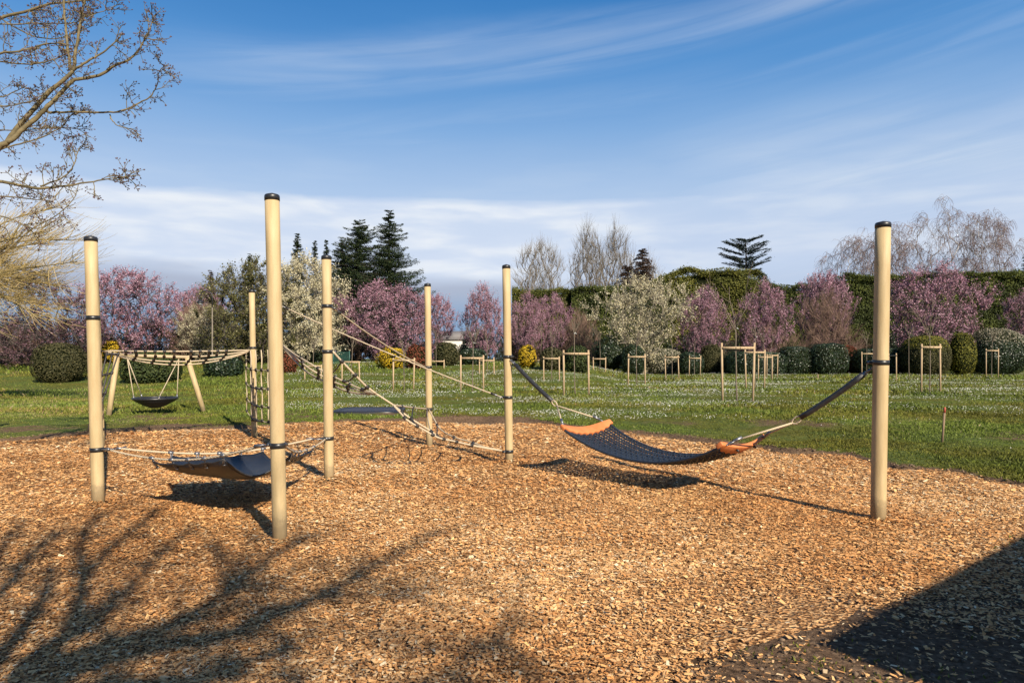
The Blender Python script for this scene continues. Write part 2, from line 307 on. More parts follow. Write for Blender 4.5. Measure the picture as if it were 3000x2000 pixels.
def signed(x, y):                      # >0 inside the chip bed, metres from its edge
    shp = np.shape(x); x = np.ravel(x).astype(float); y = np.ravel(y).astype(float); ins = np.zeros(len(x), bool); d = np.full(len(x), 1e9)
    n = len(poly)
    for i in range(n):
        ax, ay = poly[i]; bx, by = poly[(i+1) % n]
        c = ((ay > y) != (by > y)) & (x < (bx-ax)*(y-ay)/((by-ay) if by != ay else 1e-9)+ax); ins ^= c
        ex, ey = bx-ax, by-ay; t = np.clip(((x-ax)*ex+(y-ay)*ey)/(ex*ex+ey*ey), 0, 1)
        d = np.minimum(d, np.hypot(x-ax-t*ex, y-ay-t*ey))
    return (np.where(ins, d, -d)+0.07*nzA(x, y)).reshape(shp)
def gz0(x, y):
    u = x/np.maximum(y, 1); m = sstep(y, 34, 58)*(1-sstep(u, 0.07, 0.2))*1.15
    return m+0.05*nzB(x*0.3, y*0.3)*sstep(y, 15, 30)
def grid_axis(segs):
    out = [segs[0][0]]
    for a, b, s in segs: out += list(np.linspace(a, b, max(1, int(round((b-a)/s)))+1)[1:])
    return np.array(out)
gx = grid_axis([(-900, -200, 100), (-200, -60, 10), (-60, -20, 2), (-20, 16, 0.16), (16, 60, 2), (60, 200, 10), (200, 900, 100)])
gy = grid_axis([(-80, -10, 10), (-10, 2, 1), (2, 24, 0.16), (24, 90, 1.2), (90, 200, 10), (200, 1500, 100)])
GX, GY = np.meshgrid(gx, gy); SD = signed(GX, GY)
lumps = 0.025*nzA(GX*1.7, GY*1.7)*(np.abs(GY) < 30)
GZ = gz0(GX, GY)+np.where(SD > 0, -0.10*sstep(SD, 0, 0.15), 0.045*sstep(-SD, 0.0, 0.12)+np.clip(lumps, -0.02, 0.03)*sstep(-SD, 0.0, 0.2))
corner = sstep(GX, -1.5, 0.5)*(1-sstep(GY, 7.0, 8.2))        # bare earth at the near right
GZ = np.where((SD <= 0) & (corner > 0.3), np.minimum(GZ, 0.0)-0.012, GZ)
nx, ny = len(gx), len(gy)
me = bpy.data.meshes.new('ground'); me.vertices.add(nx*ny); me.vertices.foreach_set('co', np.stack([GX, GY, GZ], -1).ravel())
ii = (np.arange(ny-1)[:, None]*nx+np.arange(nx-1)[None, :]).ravel(); F = np.stack([ii, ii+1, ii+nx+1, ii+nx], -1)
me.loops.add(F.size); me.loops.foreach_set('vertex_index', F.ravel()); me.polygons.add(len(F)); me.polygons.foreach_set('loop_start', np.arange(len(F))*4); me.update(calc_edges=True); me.shade_smooth()
def soil_amount(x, y, sd):
    s = sstep(sd, -0.20, -0.03)+0.45*sstep(sd, -1.6, -0.2)*(0.35+0.6*nzC(x, y))
    # worn ground round the trampoline and under the swing
    for cx_, cy_, rx, ry in ((-4.2, 19.0, 3.4, 2.6), (-9.8, 18.4, 2.6, 1.8), (-9.8, 15.0, 5.0, 1.3), (6.0, 16.5, 3.0, 1.2), (11.0, 13.5, 2.5, 1.6)):
        s = s+0.6*np.exp(-(((x-cx_)/rx)**2+((y-cy_)/ry)**2)**1.5)*(0.75+0.35*nzC(x*2, y*2))
    s = np.maximum(s, sstep(x, -1.5, 0.5)*(1-sstep(y, 7.0, 8.2)))
    return np.clip(s, 0, 1)
a = me.attributes.new('soil', 'FLOAT', 'POINT'); a.data.foreach_set('value', soil_amount(GX, GY, SD).ravel())
m, t, b, o = new_mat('grass_ground'); g = t.nodes.new('ShaderNodeTexCoord').outputs['Object']
n_f = tnoise(t, 9, 8, g, 0.7); n_m = tnoise(t, 0.5, 4, g); n_s = tnoise(t, 26, 6, g, 0.7)
gc = ramp(t, n_f, [(0.3, (0.035, 0.052, 0.012)), (0.5, (0.085, 0.115, 0.024)), (0.72, (0.17, 0.19, 0.055))], ALB*1.15)
gc = tmix(t, ramp(t, n_m, [(0.42, (0, 0, 0)), (0.62, (1, 1, 1))]), gc, tmix(t, 1.0, gc, (1.25, 0.95, 0.8), 'MULTIPLY'))
s_c = ramp(t, n_s, [(0.3, (0.055, 0.034, 0.02)), (0.5, (0.16, 0.10, 0.06)), (0.72, (0.32, 0.22, 0.14))], ALB)
at = t.nodes.new('ShaderNodeAttribute'); at.attribute_name = 'soil'
mm = t.nodes.new('ShaderNodeMath'); mm.operation = 'ADD'; t.links.new(at.outputs['Fac'], mm.inputs[0])
m2 = t.nodes.new('ShaderNodeMath'); m2.operation = 'MULTIPLY_ADD'; t.links.new(n_f, m2.inputs[0]); m2.inputs[1].default_value = 0.8; m2.inputs[2].default_value = -0.4; t.links.new(m2.outputs[0], mm.inputs[1])
t.links.new(tmix(t, ramp(t, mm.outputs[0], [(0.3, (0, 0, 0)), (0.6, (1, 1, 1))]), gc, s_c), b.inputs['Base Color'])
b.inputs['Roughness'].default_value = 0.95; b.inputs['Specular IOR Level'].default_value = 0.1; bump(t, b, n_s, 0.8, 0.03)
me.materials.append(m); ground = bpy.data.objects.new('ground', me); COL.objects.link(ground); tag(ground, 'green lawn with bare earth patches around the wood chip bed', kind='structure')

# chip bed: sheet with loose chips on it
bx = np.arange(-17, 9.6, 0.12); by = np.arange(1.0, 17.2, 0.12); BX, BY = np.meshgrid(bx, by); BS = signed(BX, BY)
def bedz(x, y): return 0.012*nzA(x, y)+0.02*nzC(x*0.6, y*0.6)-0.005
BZ = bedz(BX, BY)-0.09*sstep(-BS, 0.0, 0.3)
nbx, nby = len(bx), len(by); ii = (np.arange(nby-1)[:, None]*nbx+np.arange(nbx-1)[None, :]); keep = (BS[:-1, :-1] > -0.3).ravel(); ii = ii.ravel()[keep]
mb = MB(); mb.add(np.stack([BX, BY, BZ], -1).reshape(-1, 3), np.stack([ii, ii+1, ii+nbx+1, ii+nbx], -1))
m, t, b, o = new_mat('chip_bed'); g = t.nodes.new('ShaderNodeTexCoord').outputs['Object']
mp = t.nodes.new('ShaderNodeMapping'); mp.inputs['Scale'].default_value = (1.0, 1.6, 1); t.links.new(g, mp.inputs[0])
vo = t.nodes.new('ShaderNodeTexVoronoi'); vo.inputs['Scale'].default_value = 42; t.links.new(mp.outputs[0], vo.inputs['Vector'])
sepc = t.nodes.new('ShaderNodeSeparateColor'); t.links.new(vo.outputs['Color'], sepc.inputs[0])
c = ramp(t, sepc.outputs[0], [(0.0, (0.10, 0.045, 0.02)), (0.3, (0.32, 0.16, 0.065)), (0.7, (0.56, 0.31, 0.14)), (1, (0.72, 0.47, 0.24))], ALB)
t.links.new(c, b.inputs['Base Color']); b.inputs['Roughness'].default_value = 0.9; b.inputs['Specular IOR Level'].default_value = 0.1; bump(t, b, vo.outputs['Distance'], 1.0, 0.02)
bed = mb.build('wood_chip_bed', m); tag(bed, 'bed of orange brown wood chips under the posts', kind='structure')

def cor_(x, y): return (x > -0.8) & (y < 8)
rng = np.random.default_rng(5)
def scatter(n, y0, y1, side=0.85, pad=1.2):
    y = np.sqrt(rng.random(n)*((y1+2)**2-(y0+2)**2)+(y0+2)**2)-2; x = (rng.random(n)*2-1)*(side*y+pad); return x, y
mb = MB(); heaps = [(-4.6, 7.58), (-2.04, 6.0), (-2.44, 8.96), (3.64, 6.78), (-0.04, 10.39)]
for y0, y1, n, ls in ((2.6, 5.2, 190000, 0.0215), (5.2, 8.0, 200000, 0.024), (8.0, 12, 180000, 0.031), (12, 17.2, 120000, 0.043)):
    x, y = scatter(n, y0, y1); sd = signed(x, y)
    dens = np.clip(0.5+sd*2.2, 0.0, 1)
    cor = (x > -0.8) & (y < 8); dens = np.where(cor, np.clip(0.46+sd*0.8+0.34*nzC(x*1.5, y*1.5), 0.07, 1), dens)
    k = rng.random(n) < dens; k &= (sd > -0.35) | cor; x, y = x[k], y[k]; n = len(x)
    ln = ls*np.minimum(np.exp(rng.normal(size=n)*0.5-0.06), 2.1)*(1+0.25*(rng.random(n) < 0.04)); wd = ln*(0.22+0.38*rng.random(n))
    yaw = rng.random(n)*6.283; tl = rng.normal(size=n)*0.17; rl = rng.normal(size=n)*0.24
    tx = np.stack([np.cos(yaw)*np.cos(tl), np.sin(yaw)*np.cos(tl), np.sin(tl)], -1)
    ty = np.stack([-np.sin(yaw)*np.cos(rl), np.cos(yaw)*np.cos(rl), np.sin(rl)], -1)
    z = bedz(x, y)+0.004+rng.random(n)**2*0.022
    for hx, hy in heaps: z = z+0.035*np.exp(-((x-hx)**2+(y-hy)**2)/0.05)
    z = np.where(cor_(x, y), np.maximum(z, 0.004), z); P = np.stack([x, y, z], -1); hx_ = tx*ln[:, None]/2; hy_ = ty*wd[:, None]/2; sh = (rng.random((n, 1))-0.5)*0.8
    V = np.stack([P-hx_-hy_*0.6, P+hx_*0.8-hy_*(1+sh), P+hx_*1.1+hy_*0.5, P-hx_*0.7+hy_*(1-sh)], 1).reshape(-1, 3)
    mb.add(V, np.arange(4*n).reshape(-1, 4), None, np.clip(rng.normal(size=n)*0.24+0.5+0.07*nzC(x, y), 0, 1))
ch = mb.build('wood_chips', MT['chip'], smooth=False); tag(ch, 'loose orange brown wood chips covering the play area', 'wood chips', kind='stuff')

# grass blades, daisies
mb = MB()
for y0, y1, n, h in ((3.0, 9.0, 26000, 0.035), (8.2, 13, 150000, 0.034), (12.5, 19, 150000, 0.04), (18.5, 28, 110000, 0.055), (27, 45, 70000, 0.10), (45, 62, 30000, 0.14)):
    x, y = scatter(n, y0, y1); sd = signed(x, y); so_ = soil_amount(x, y, sd)
    pr = np.where(sd < -0.02, 1-0.6*so_+0.2*nzC(x*1.3, y*1.3), 0)
    cor = (x > -0.8) & (y < 8) & (sd < 0.2); pr = np.where(cor, np.where(nzC(x*1.9+3, y*1.9) > 1.15, 0.8, 0.012), pr)
    pr = np.where((np.abs(x+4.25) < 1.05) & (y > 18.6) & (y < 21.45), 0, pr)
    k = rng.random(n) < pr; x, y, so_ = x[k], y[k], so_[k]; n = len(x)
    z = gz0(x, y)+np.where(y < 30, 0.036+np.clip(0.025*nzA(x*1.7, y*1.7), -0.02, 0.03)*sstep(-sd[k], 0, 0.2), 0.03); z = np.where((x > -0.8) & (y < 8), -0.01, z)
    hh = h*(0.5+0.9*rng.random(n))*(1-0.4*so_)*(1+0.5*np.clip(nzB(x, y), -1, 1)); yaw = rng.random(n)*6.283; wd = hh*0.17+0.002
    lean = rng.normal(size=(n, 2))*hh[:, None]*0.5
    P = np.stack([x, y, z], -1); d = np.stack([np.cos(yaw), np.sin(yaw), 0*yaw], -1)*wd[:, None]
    top = P+np.stack([lean[:, 0], lean[:, 1], hh], -1); mid = P+np.stack([lean[:, 0]*.35, lean[:, 1]*.35, hh*0.6], -1)
    V = np.stack([P-d, P+d, mid+d*0.8, top], 1).reshape(-1, 3)
    mb.add(V, np.arange(4*n).reshape(-1, 4), None, np.clip(rng.normal(size=n)*0.22+0.5-0.12*nzC(x*.7, y*.7)+0.26*sstep(-x/np.maximum(y, 1), 0.35, 0.6), 0, 0.93+0.07*(rng.random(n) < 0.5)))
gr = mb.build('grass', MT['blade'], smooth=False); tag(gr, 'short green lawn grass around the chip bed', 'grass', kind='stuff')
mb = MB()
for y0, y1, n, s in ((10.5, 20, 9000, 0.018), (17, 30, 52000, 0.024), (30, 48, 56000, 0.036), (48, 72, 28000, 0.05)):
    x, y = scatter(n, y0, y1, 0.85, 2); u = x/y
    band = 0.5+0.5*np.sin(y*1.15+0.3*nzC(x*.2, y*.2)+x*0.03); pr = np.clip(0.15+0.6*nzC(x*.45, y*1.6)+0.5*band*(0.5+0.5*nzB(x*2, y*2)), 0, 1)
    pr = pr*sstep(u, -0.42, -0.22)*(0.08+0.92*sstep(y, 15, 23))*np.clip(1-soil_amount(x, y, signed(x, y)), 0, 1)
    pr = np.where(u > 0.5, pr*0.75, pr)
    pr = np.where((np.abs(x+4.25) < 1.1) & (y > 19) & (y < 21.5), 0, pr); k = (rng.random(n) < pr); x, y = x[k], y[k]; n = len(x); z = gz0(x, y)+0.075+0.03*rng.random(n)+np.where(y > 30, 0.03, 0)
    quads(mb, np.stack([x, y, z], -1), s*(0.7+0.6*rng.random(n)), s*(0.7+0.6*rng.random(n)), rng, np.tile([0.25, -0.5, 0.8], (n, 1)), 0.5)
mc = MB()
x, y = scatter(60000, 3.0, 17, 0.85, 1.0); sd = signed(x, y); cor = (x > -0.8) & (y < 8)
pr = np.where(cor, np.where(sd < 0.5, 0.55*np.clip(0.6-sd, 0, 1), 0.01), np.exp(-((sd+0.12)/0.09)**2)*0.6); k = rng.random(len(x)) < pr; x, y = x[k], y[k]; n = len(x)
r_ = 0.006+0.016*rng.random(n)**3; r_ = np.where(y > 8, r_*1.6, r_); zc_ = np.where((x > -0.8) & (y < 8), -0.008, 0.035)
C_ = np.stack([x, y, zc_], -1); O = np.array([[1, 0, 0], [0, 1, 0], [-1, 0, 0], [0, -1, 0], [0, 0, 0.8], [0, 0, -0.6]])
V = C_[:, None]+O[None]*r_[:, None, None]*(0.7+0.6*rng.random((n, 6, 1)))+rng.normal(size=(n, 6, 3))*r_[:, None, None]*0.18
T = np.array([[0, 1, 4], [1, 2, 4], [2, 3, 4], [3, 0, 4], [1, 0, 5], [2, 1, 5], [3, 2, 5], [0, 3, 5]]); mc.add(V.reshape(-1, 3), None, (np.arange(n)[:, None, None]*6+T[None]).reshape(-1, 3))
cl_ = mc.build('soil_clods', m_plain('soil_clod', (0.10, 0.065, 0.04), (0.28, 0.19, 0.12), 40, 0.95), smooth=False); tag(cl_, 'small dark earth clods along the edge of the chips', 'soil', kind='stuff')
da = mb.build('daisies', MT['daisy'], smooth=False); tag(da, 'tiny white daisies scattered through the lawn', 'flowers', kind='stuff')
# ------------------------------------------------------------------ play equipment
def post(base, top, r, bands, label, group='tall round play posts'):
    base = np.array(base, float); top = np.array(top, float); root = empty('play_post', base)
    tag(root, label, 'post', group); ax = top-base; H = np.linalg.norm(ax); ax = ax/H
    def at_h(h): return base+ax*(h/ax[2])
    mb = MB(); P = np.linspace(base-ax*0.15, top-ax*0.03, 9); tube(mb, P-base, r, 28); pole = mb.build('pole', MT['post'], root)
    # black cap: collar, rounded rim and shallow cone
    mb = MB(); prof = [(0, -0.03), (r*1.045, -0.035), (r*1.05, 0.0), (r*1.0, 0.012), (r*0.9, 0.018), (0.004, 0.034)]
    V = []; U = nrm(np.cross(ax, [0, 1, 0])); W = np.cross(ax, U)
    q = MB(); lathe(q, prof, 28); V = q.V[0]; V = (top-base-ax*0.0)+V[:, :1]*U+V[:, 1:2]*W+V[:, 2:3]*ax; mb.add(V, q.Q[0]); mb.build('cap', MT['cap'], root)
    for h, tgt in bands:
        c = at_h(h); q = MB(); rr = r+0.004
        lathe(q, [(r-0.004, -0.025), (rr, -0.024), (rr+0.0015, 0), (rr, 0.024), (r-0.004, 0.025)], 28); V = q.V[0]
        mb = MB(); mb.add((c-base)+V[:, :1]*U+V[:, 1:2]*W+V[:, 2:3]*ax, q.Q[0])
        d = None
        if tgt is not None:
            d = np.array(tgt, float)-c; d[2] = 0; d = nrm(d); s = np.cross(d, [0, 0, 1])
            for k in (-1, 1): tube(mb, [c-base+d*(r-0.01)+s*k*0.012, c-base+d*(r+0.055)+s*k*0.012], [0.018, 0.016], 8)
        bd = mb.build('clamp_band', MT['band'], root)
        if tgt is not None:
            mb = MB(); tube(mb, [c-base+d*(r+0.035)-s*0.03, c-base+d*(r+0.035)+s*0.03], 0.010, 8); ey = mb.build('bolt', MT['steel'], bd)
    return root
PA0, PA1 = (-4.594, 7.58, 0), (-4.677, 7.58, 2.93)
PB0, PB1 = (-2.04, 6.0, 0), (-2.109, 6.0, 3.02)
PC0, PC1 = (-2.40, 8.96, 0), (-2.437, 8.96, 2.93)
PD0, PD1 = (-5.225, 13.85, 0), (-5.28, 13.85, 2.97)
PE0, PE1 = (-1.525, 12.6, 0), (-1.56, 12.6, 2.96)
PF0, PF1 = (-0.042, 10.39, 0), (-0.088, 10.39, 3.0)
PG0, PG1 = (3.637, 6.78, 0), (3.685, 6.78, 2.93)
PH0, PH1 = (-7.55, 12.55, 0), (-7.655, 12.55, 2.97)
PJ0, PJ1 = (-4.2, 12.3, 0), (-4.24, 12.3, 2.96)
def on(p0, p1, h):
    p0 = np.array(p0, float); p1 = np.array(p1, float); return p0+(p1-p0)*h/(p1[2])
def seg(mb, a, b, r, sides=8): tube(mb, [a, b], r, sides)
def shackle(mb, p, q, r=0.008):        # steel link between two points: two side bars, pins and a thimble
    p = np.array(p); q = np.array(q); d = nrm(q-p); s = nrm(np.cross(d, [0, 0, 1])); L_ = np.linalg.norm(q-p)
    for k in (-1, 1): tube(mb, [p+s*k*0.014, p+d*L_*0.5+s*k*0.019, q+s*k*0.008], r*0.8, 6)
    for f in (0.02, 0.55): tube(mb, [p+d*L_*f-s*0.026, p+d*L_*f+s*0.026], r*0.9, 6)
    tube(mb, [q-d*0.03, q+d*0.07], r*1.9, 8)
G_ = 'play_post'
post(PA0, PA1, 0.066, [(2.05, None), (0.59, PC0)], 'beige post left of the black triangular mat hammock')
post(PB0, PB1, 0.0625, [(0.838, PA0)], 'tallest looking beige post, right in front of the black mat hammock')
post(PC0, PC1, 0.063, [(2.285, PE0), (1.69, PF0), (0.555, PA0)], 'beige post with three black bands behind the mat hammock, between the two rope ramps')
post(PD0, PD1, 0.059, [(1.815, None), (0.36, PJ0)], 'far beige post carrying the right end of the flat rope bridge')
post(PE0, PE1, 0.060, [(1.44, PC0), (0.67, PF0)], 'slim far beige post crossed by the two handrail ropes')
post(PF0, PF1, 0.061, [(1.625, PG0), (1.01, PJ0), (0.19, PC0)], 'beige post in the middle holding the left end of the net hammock')
post(PG0, PG1, 0.071, [(1.56, PF0)], 'beige post at the far right holding the net hammock')
post(PH0, PH1, 0.060, [(1.73, None), (0.30, None)], 'beige post almost hidden behind the left post')
# (the post behind the tallest one carries the rope ramp)
post(PJ0, PJ1, 0.060, [(2.55, PF0), (1.83, PC0), (0.4, None)], 'beige post hidden behind the front post, holding the upper end of the rope ramp')

def parabola(a, b, sag, n=17, f=None):
    t = np.linspace(0, 1, n)[:, None]; a = np.array(a, float); b = np.array(b, float)
    P = a+(b-a)*t; P[:, 2] -= (sag*4*t*(1-t))[:, 0]; return P
def net(label, cat, lines, ties, name='rope_net', rr=0.012, group=None, black=(), loc=None, ropemat='rope'):
    """lines: list of polylines; ties: list of ((line, t),(line, t), kind)"""
    if loc is None: loc = lines[0][0]
    loc = np.array([loc[0], loc[1], 0.0]); root = tag(empty(name, loc), label, cat, group)
    def pt(l, t):
        P = lines[l]; s = t*(len(P)-1); i = min(int(s), len(P)-2); return P[i]+(P[i+1]-P[i])*(s-i)
    for P in lines:
        mb = MB(); tube(mb, np.asarray(P)-loc, rr, 8); mb.build('rope', MT[ropemat], root)
    for (l1, t1), (l2, t2), kind in ties:
        p, q = pt(l1, t1)-loc, pt(l2, t2)-loc; d = q-p; L_ = np.linalg.norm(d)
        mb = MB(); s = np.linspace(0, 1, 5)[:, None]; P = p+d*s; P[:, 2] -= 0.03*L_*4*(s*(1-s))[:, 0]
        if kind == 'rope': tube(mb, P, rr*0.8, 6); mb.build('cross_rope', MT['rope'], root)
        else:
            tube(mb, P, (rr*1.35 if L_ < 0.8 else rr*0.75) if kind == 'black' else rr*0.8, 6)
            c = mb.build('cross_rope', MT['knot'] if kind == 'black' else MT['rope'], root)
        for e, u, l, tt in ((p, d/L_, l1, t1), (q, -d/L_, l2, t2)):
            mb = MB()
            w_ = nrm(pt(l, min(tt+0.02, 1))-pt(l, max(tt-0.02, 0)))
            tube(mb, [e-w_*0.028, e-w_*0.02, e+w_*0.02, e+w_*0.028], [rr*1.35, rr*1.9, rr*1.9, rr*1.35], 8)
            tube(mb, [e-u*0.012, e+u*0.06], [rr*1.9, rr*1.5], 8); mb.build('connector', MT['knot'], root)
    return root
# 1 flat rope bridge from the hidden left post to the far post
e0 = on(PH0, PH1, 1.73); e1 = on(PD0, PD1, 1.76); dirb = nrm(e1-e0); perp = np.array([-dirb[1], dirb[0], 0])*-1.0
lines = []
for k, (off, sag, z0, z1) in enumerate(((0.42, 0.02, 0.01, 0.01), (0.16, 0.10, -0.02, -0.01), (-0.14, 0.17, -0.04, -0.03), (-0.42, 0.225, -0.05, -0.04))):
    P = parabola(e0+dirb*0.2+perp*off*0.55+[0, 0, z0], e1-dirb*0.10+perp*off*0.45+[0, 0, z1], sag, 21)
    t = np.linspace(0, 1, 21)[:, None]; P = P+perp*off*0.45*np.sin(np.pi*t)
    P = np.concatenate([[e0+dirb*0.07+perp*off*0.1], P, [e1-dirb*0.06+perp*off*0.08]]); lines.append(P)
ties = []
for i, t in enumerate((0.20, 0.32, 0.44, 0.55, 0.67, 0.79)):
    ties += [((0, t), (1, t+0.005), 'black' if i in (0, 4) else 'rope'), ((1, t+0.005), (2, t-0.005), 'black'), ((2, t-0.005), (3, t-0.015), 'black')]
ties += [((0, t), (1, t), 'rope') for t in (0.14, 0.26, 0.38, 0.61, 0.73)]
net('sagging flat rope bridge with black crosspieces hanging in front of the basket swing', 'rope bridge', lines, ties, 'rope_bridge', 0.013)
# 2 upright net between the far post and the post behind the front post
a0, b0 = on(PD0, PD1, 1.78), on(PJ0, PJ1, 1.70)
def vp(s, h): 
    p = on(PD0, PD1, h)*(1-s)+on(PJ0, PJ1, h)*s+[-0.07, -0.03, 0]; p[2] = h; return p
cols = []
for s, hb in ((-0.14, 0.50), (0.08, 0.42), (0.30, 0.38), (0.54, 0.40), (0.80, 0.42)):
    cols.append(np.array([vp(s+0.02*math.sin(9*h), h) for h in np.linspace(1.76, hb, 9)]))
ties = []
for t in (0.27, 0.53, 0.78, 0.985):
    for c in range(4): ties.append(((c, t), (c+1, min(t+0.01, 1)), 'black' if (c in (1, 2) and t > 0.5) else 'rope'))
net('upright climbing net beside the far post, below the right end of the rope bridge', 'climbing net', cols, ties, 'climbing_net', 0.012)
# top carrier rope of the net
# 3 upright net hanging at the left post
cols = []
for (xt, xb, yb) in ((-7.38, -7.43, 0.32), (-7.28, -7.34, 0.36), (-7.17, -7.30, 0.46)):
    cols.append(np.array([(xt+(xb-xt)*s, 12.45-0.5*s*(xt > -7.4), 1.72+(yb-1.72)*s) for s in np.linspace(0, 1, 9)]))
ties = [((c, t), (c+1, t), 'black') for t in (0.03, 0.30, 0.58, 0.86) for c in (0, 1)]
net('narrow upright net beside the left post, seen edge on', 'climbing net', cols, ties, 'climbing_net', 0.013, ropemat='knot')
# 4 upper ramp net: three ropes from the hidden post down to a node on the long rope, plus the rope from the banded post
N1 = px(1102, 1153, 9.5); N2 = px(1152, 1186, 9.6); C2 = on(PC0, PC1, 1.69)+[0.07, 0.03, 0]
J1 = on(PJ0, PJ1, 1.82)+[0.03, -0.06, 0]
def pxl(pts): return catrom([px(*p) for p in pts], 5)
LA = pxl([(829, 1011, 12.15), (860, 1035, 11.7), (902, 1061, 10.9), (960, 1094, 10.6), (1010, 1118, 10.3), (1060, 1140, 9.9), (1102, 1153, 9.5)])
LB = pxl([(829, 1013, 12.15), (862, 1044, 11.7), (905, 1078, 11.05), (955, 1107, 10.8), (1000, 1127, 10.5), (1048, 1143, 10.0), (1102, 1153, 9.5)])
LC = pxl([(830, 1017, 12.15), (858, 1050, 11.75), (900, 1090, 11.2), (950, 1117, 10.9), (1000, 1140, 10.6), (1050, 1152, 10.1), (1102, 1154, 9.5)])
LD = pxl([(975, 1029, 8.96), (1005, 1062, 9.1), (1040, 1098, 9.25), (1072, 1130, 9.4), (1102, 1153, 9.5)])
ties = [((0, .26), (1, .27), 'black'), ((1, .27), (2, .28), 'black'), ((0, .42), (1, .43), 'black'), ((1, .43), (2, .44), 'rope'), ((0, .57), (1, .58), 'black'), ((1, .58), (2, .60), 'black'), ((0, .72), (1, .73), 'black'), ((1, .73), (2, .74), 'rope'),
        ((3, .22), (0, .50), 'black'), ((3, .5), (0, .66), 'black'), ((3, .78), (0, .84), 'black')]
net('upper sloping rope net running down from behind the front post to the knot', 'rope net', [LA, LB, LC, LD], ties, 'sloping_net', 0.0145, 'sloping rope nets')
# 5 lower ramp net, between the knot, the far slim post and the middle post
LE = pxl([(1102, 1153, 9.5), (1128, 1170, 9.55), (1152, 1186, 9.6), (1175, 1205, 9.65), (1210, 1230, 9.7), (1262, 1262, 9.8), (1290, 1282, 9.9), (1340, 1295, 10.05), (1400, 1307, 10.2), (1470, 1319, 10.33)])
LF = pxl([(1152, 1186, 9.6), (1180, 1190, 10.2), (1215, 1194, 11.2), (1256, 1198, 12.52)])
LG = pxl([(1256, 1198, 12.52), (1272, 1228, 12.0), (1290, 1257, 11.5), (1330, 1280, 11.0), (1378, 1294, 10.7), (1420, 1309, 10.45), (1470, 1319, 10.33)])
LH = pxl([(1152, 1186, 9.6), (1172, 1208, 9.5), (1195, 1232, 9.4), (1237, 1256, 9.5), (1285, 1282, 9.6), (1330, 1292, 9.8), (1400, 1308, 10.1), (1470, 1320, 10.33)])
ties = [((1, .3), (0, .34), 'black'), ((0, .34), (3, .24), 'black'), ((1, .62), (0, .43), 'black'), ((0, .43), (3, .38), 'black'), ((1, .95), (0, .56), 'rope'), ((0, .56), (3, .52), 'black'),
        ((2, .26), (0, .63), 'black'), ((0, .63), (3, .62), 'black'), ((2, .5), (0, .74), 'black'), ((0, .74), (3, .73), 'black'), ((2, .7), (3, .82), 'black')]
net('lower sloping rope net ending near the foot of the middle post', 'rope net', [LE, LF, LG, LH], ties, 'sloping_net', 0.013, 'sloping rope nets')
# handrail ropes
def handrail(label, P, ends):
    loc = np.array([P[0][0], P[0][1], 0]); root = tag(empty('handrail_rope', loc), label, 'rope', 'handrail ropes over the sloping nets')
    mb = MB(); tube(mb, P-loc, 0.011, 8); mb.build('rope', MT['rope'], root)
    for i in ends:
        p, q = (P[0], P[1]) if i == 0 else (P[-1], P[-2]); d = nrm(q-p); mb = MB(); shackle(mb, p-loc-d*0.02, p-loc+d*0.11); mb.build('shackle', MT['steel'], root)
        mb = MB(); tube(mb, [p-loc+d*0.12, p-loc+d*0.19], 0.018, 8); mb.build('rope_end_sleeve', MT['knot'], root)
    return root
jf0 = on(PJ0, PJ1, 2.55)+[0.09, -0.03, 0]; jf1 = on(PF0, PF1, 1.01)+[-0.10, 0.02, 0]
handrail('long taut handrail rope sloping down to the middle post', parabola(jf0, jf1, 0.05), (0, 1))
handrail('shorter handrail rope from the banded post to the slim far post', parabola(on(PC0, PC1, 2.26)+[0.08, 0.05, 0], on(PE0, PE1, 1.44)+[-0.03, -0.09, 0], 0.06), (0,))

# 6 triangular mat hammock
fa, fb, fc = [on(p, q, h) for p, q, h in ((PA0, PA1, 0.59), (PB0, PB1, 0.838), (PC0, PC1, 0.555))]
cen = (fa+fb+fc)/3; mroot = tag(empty('mat_hammock', (cen[0], cen[1], 0)), 'black triangular rubber mat hammock slung by beige ropes between three posts', 'hammock'); ml = np.array([cen[0], cen[1], 0])
def edge(a, b, sag):
    d = nrm(b-a); return parabola(a+d*0.22, b-d*0.22, sag, 25)
EAB, EBC, ECA = edge(fa, fb, 0.135), edge(fb, fc, 0.12), edge(fc, fa, 0.105)
def inward(P):                         # sagging ropes bow towards the middle
    t = np.linspace(0, 1, len(P))[:, None]; d = cen-P; d[:, 2] = 0; return P+nrm(d)*0.10*4*t*(1-t)
EAB, EBC, ECA = inward(EAB), inward(EBC), inward(ECA)
for P in (EAB, EBC, ECA):
    mb = MB(); tube(mb, P-ml, 0.0115, 8); rp = mb.build('edge_rope', MT['rope'], mroot)
for post_pt, ropes in ((fa, (EAB[0], ECA[-1])), (fb, (EBC[0], EAB[-1])), (fc, (ECA[0], EBC[-1]))):
    d0 = nrm(cen-post_pt); d0[2] *= 0.3; s = post_pt+d0*0.085; mb = MB()
    for rp_ in ropes: mb = MB(); shackle(mb, s-ml, rp_-ml, 0.0085); mb.build('shackle', MT['steel'], mroot)
def samp(P, t): s = t*(len(P)-1); i = min(int(s), len(P)-2); return P[i]+(P[i+1]-P[i])*(s-i)
corners = []
for P in (EAB, EBC, ECA): corners.append((samp(P, 0.27), samp(P, 0.78)))
ring = []; nE, nC = 14, 12
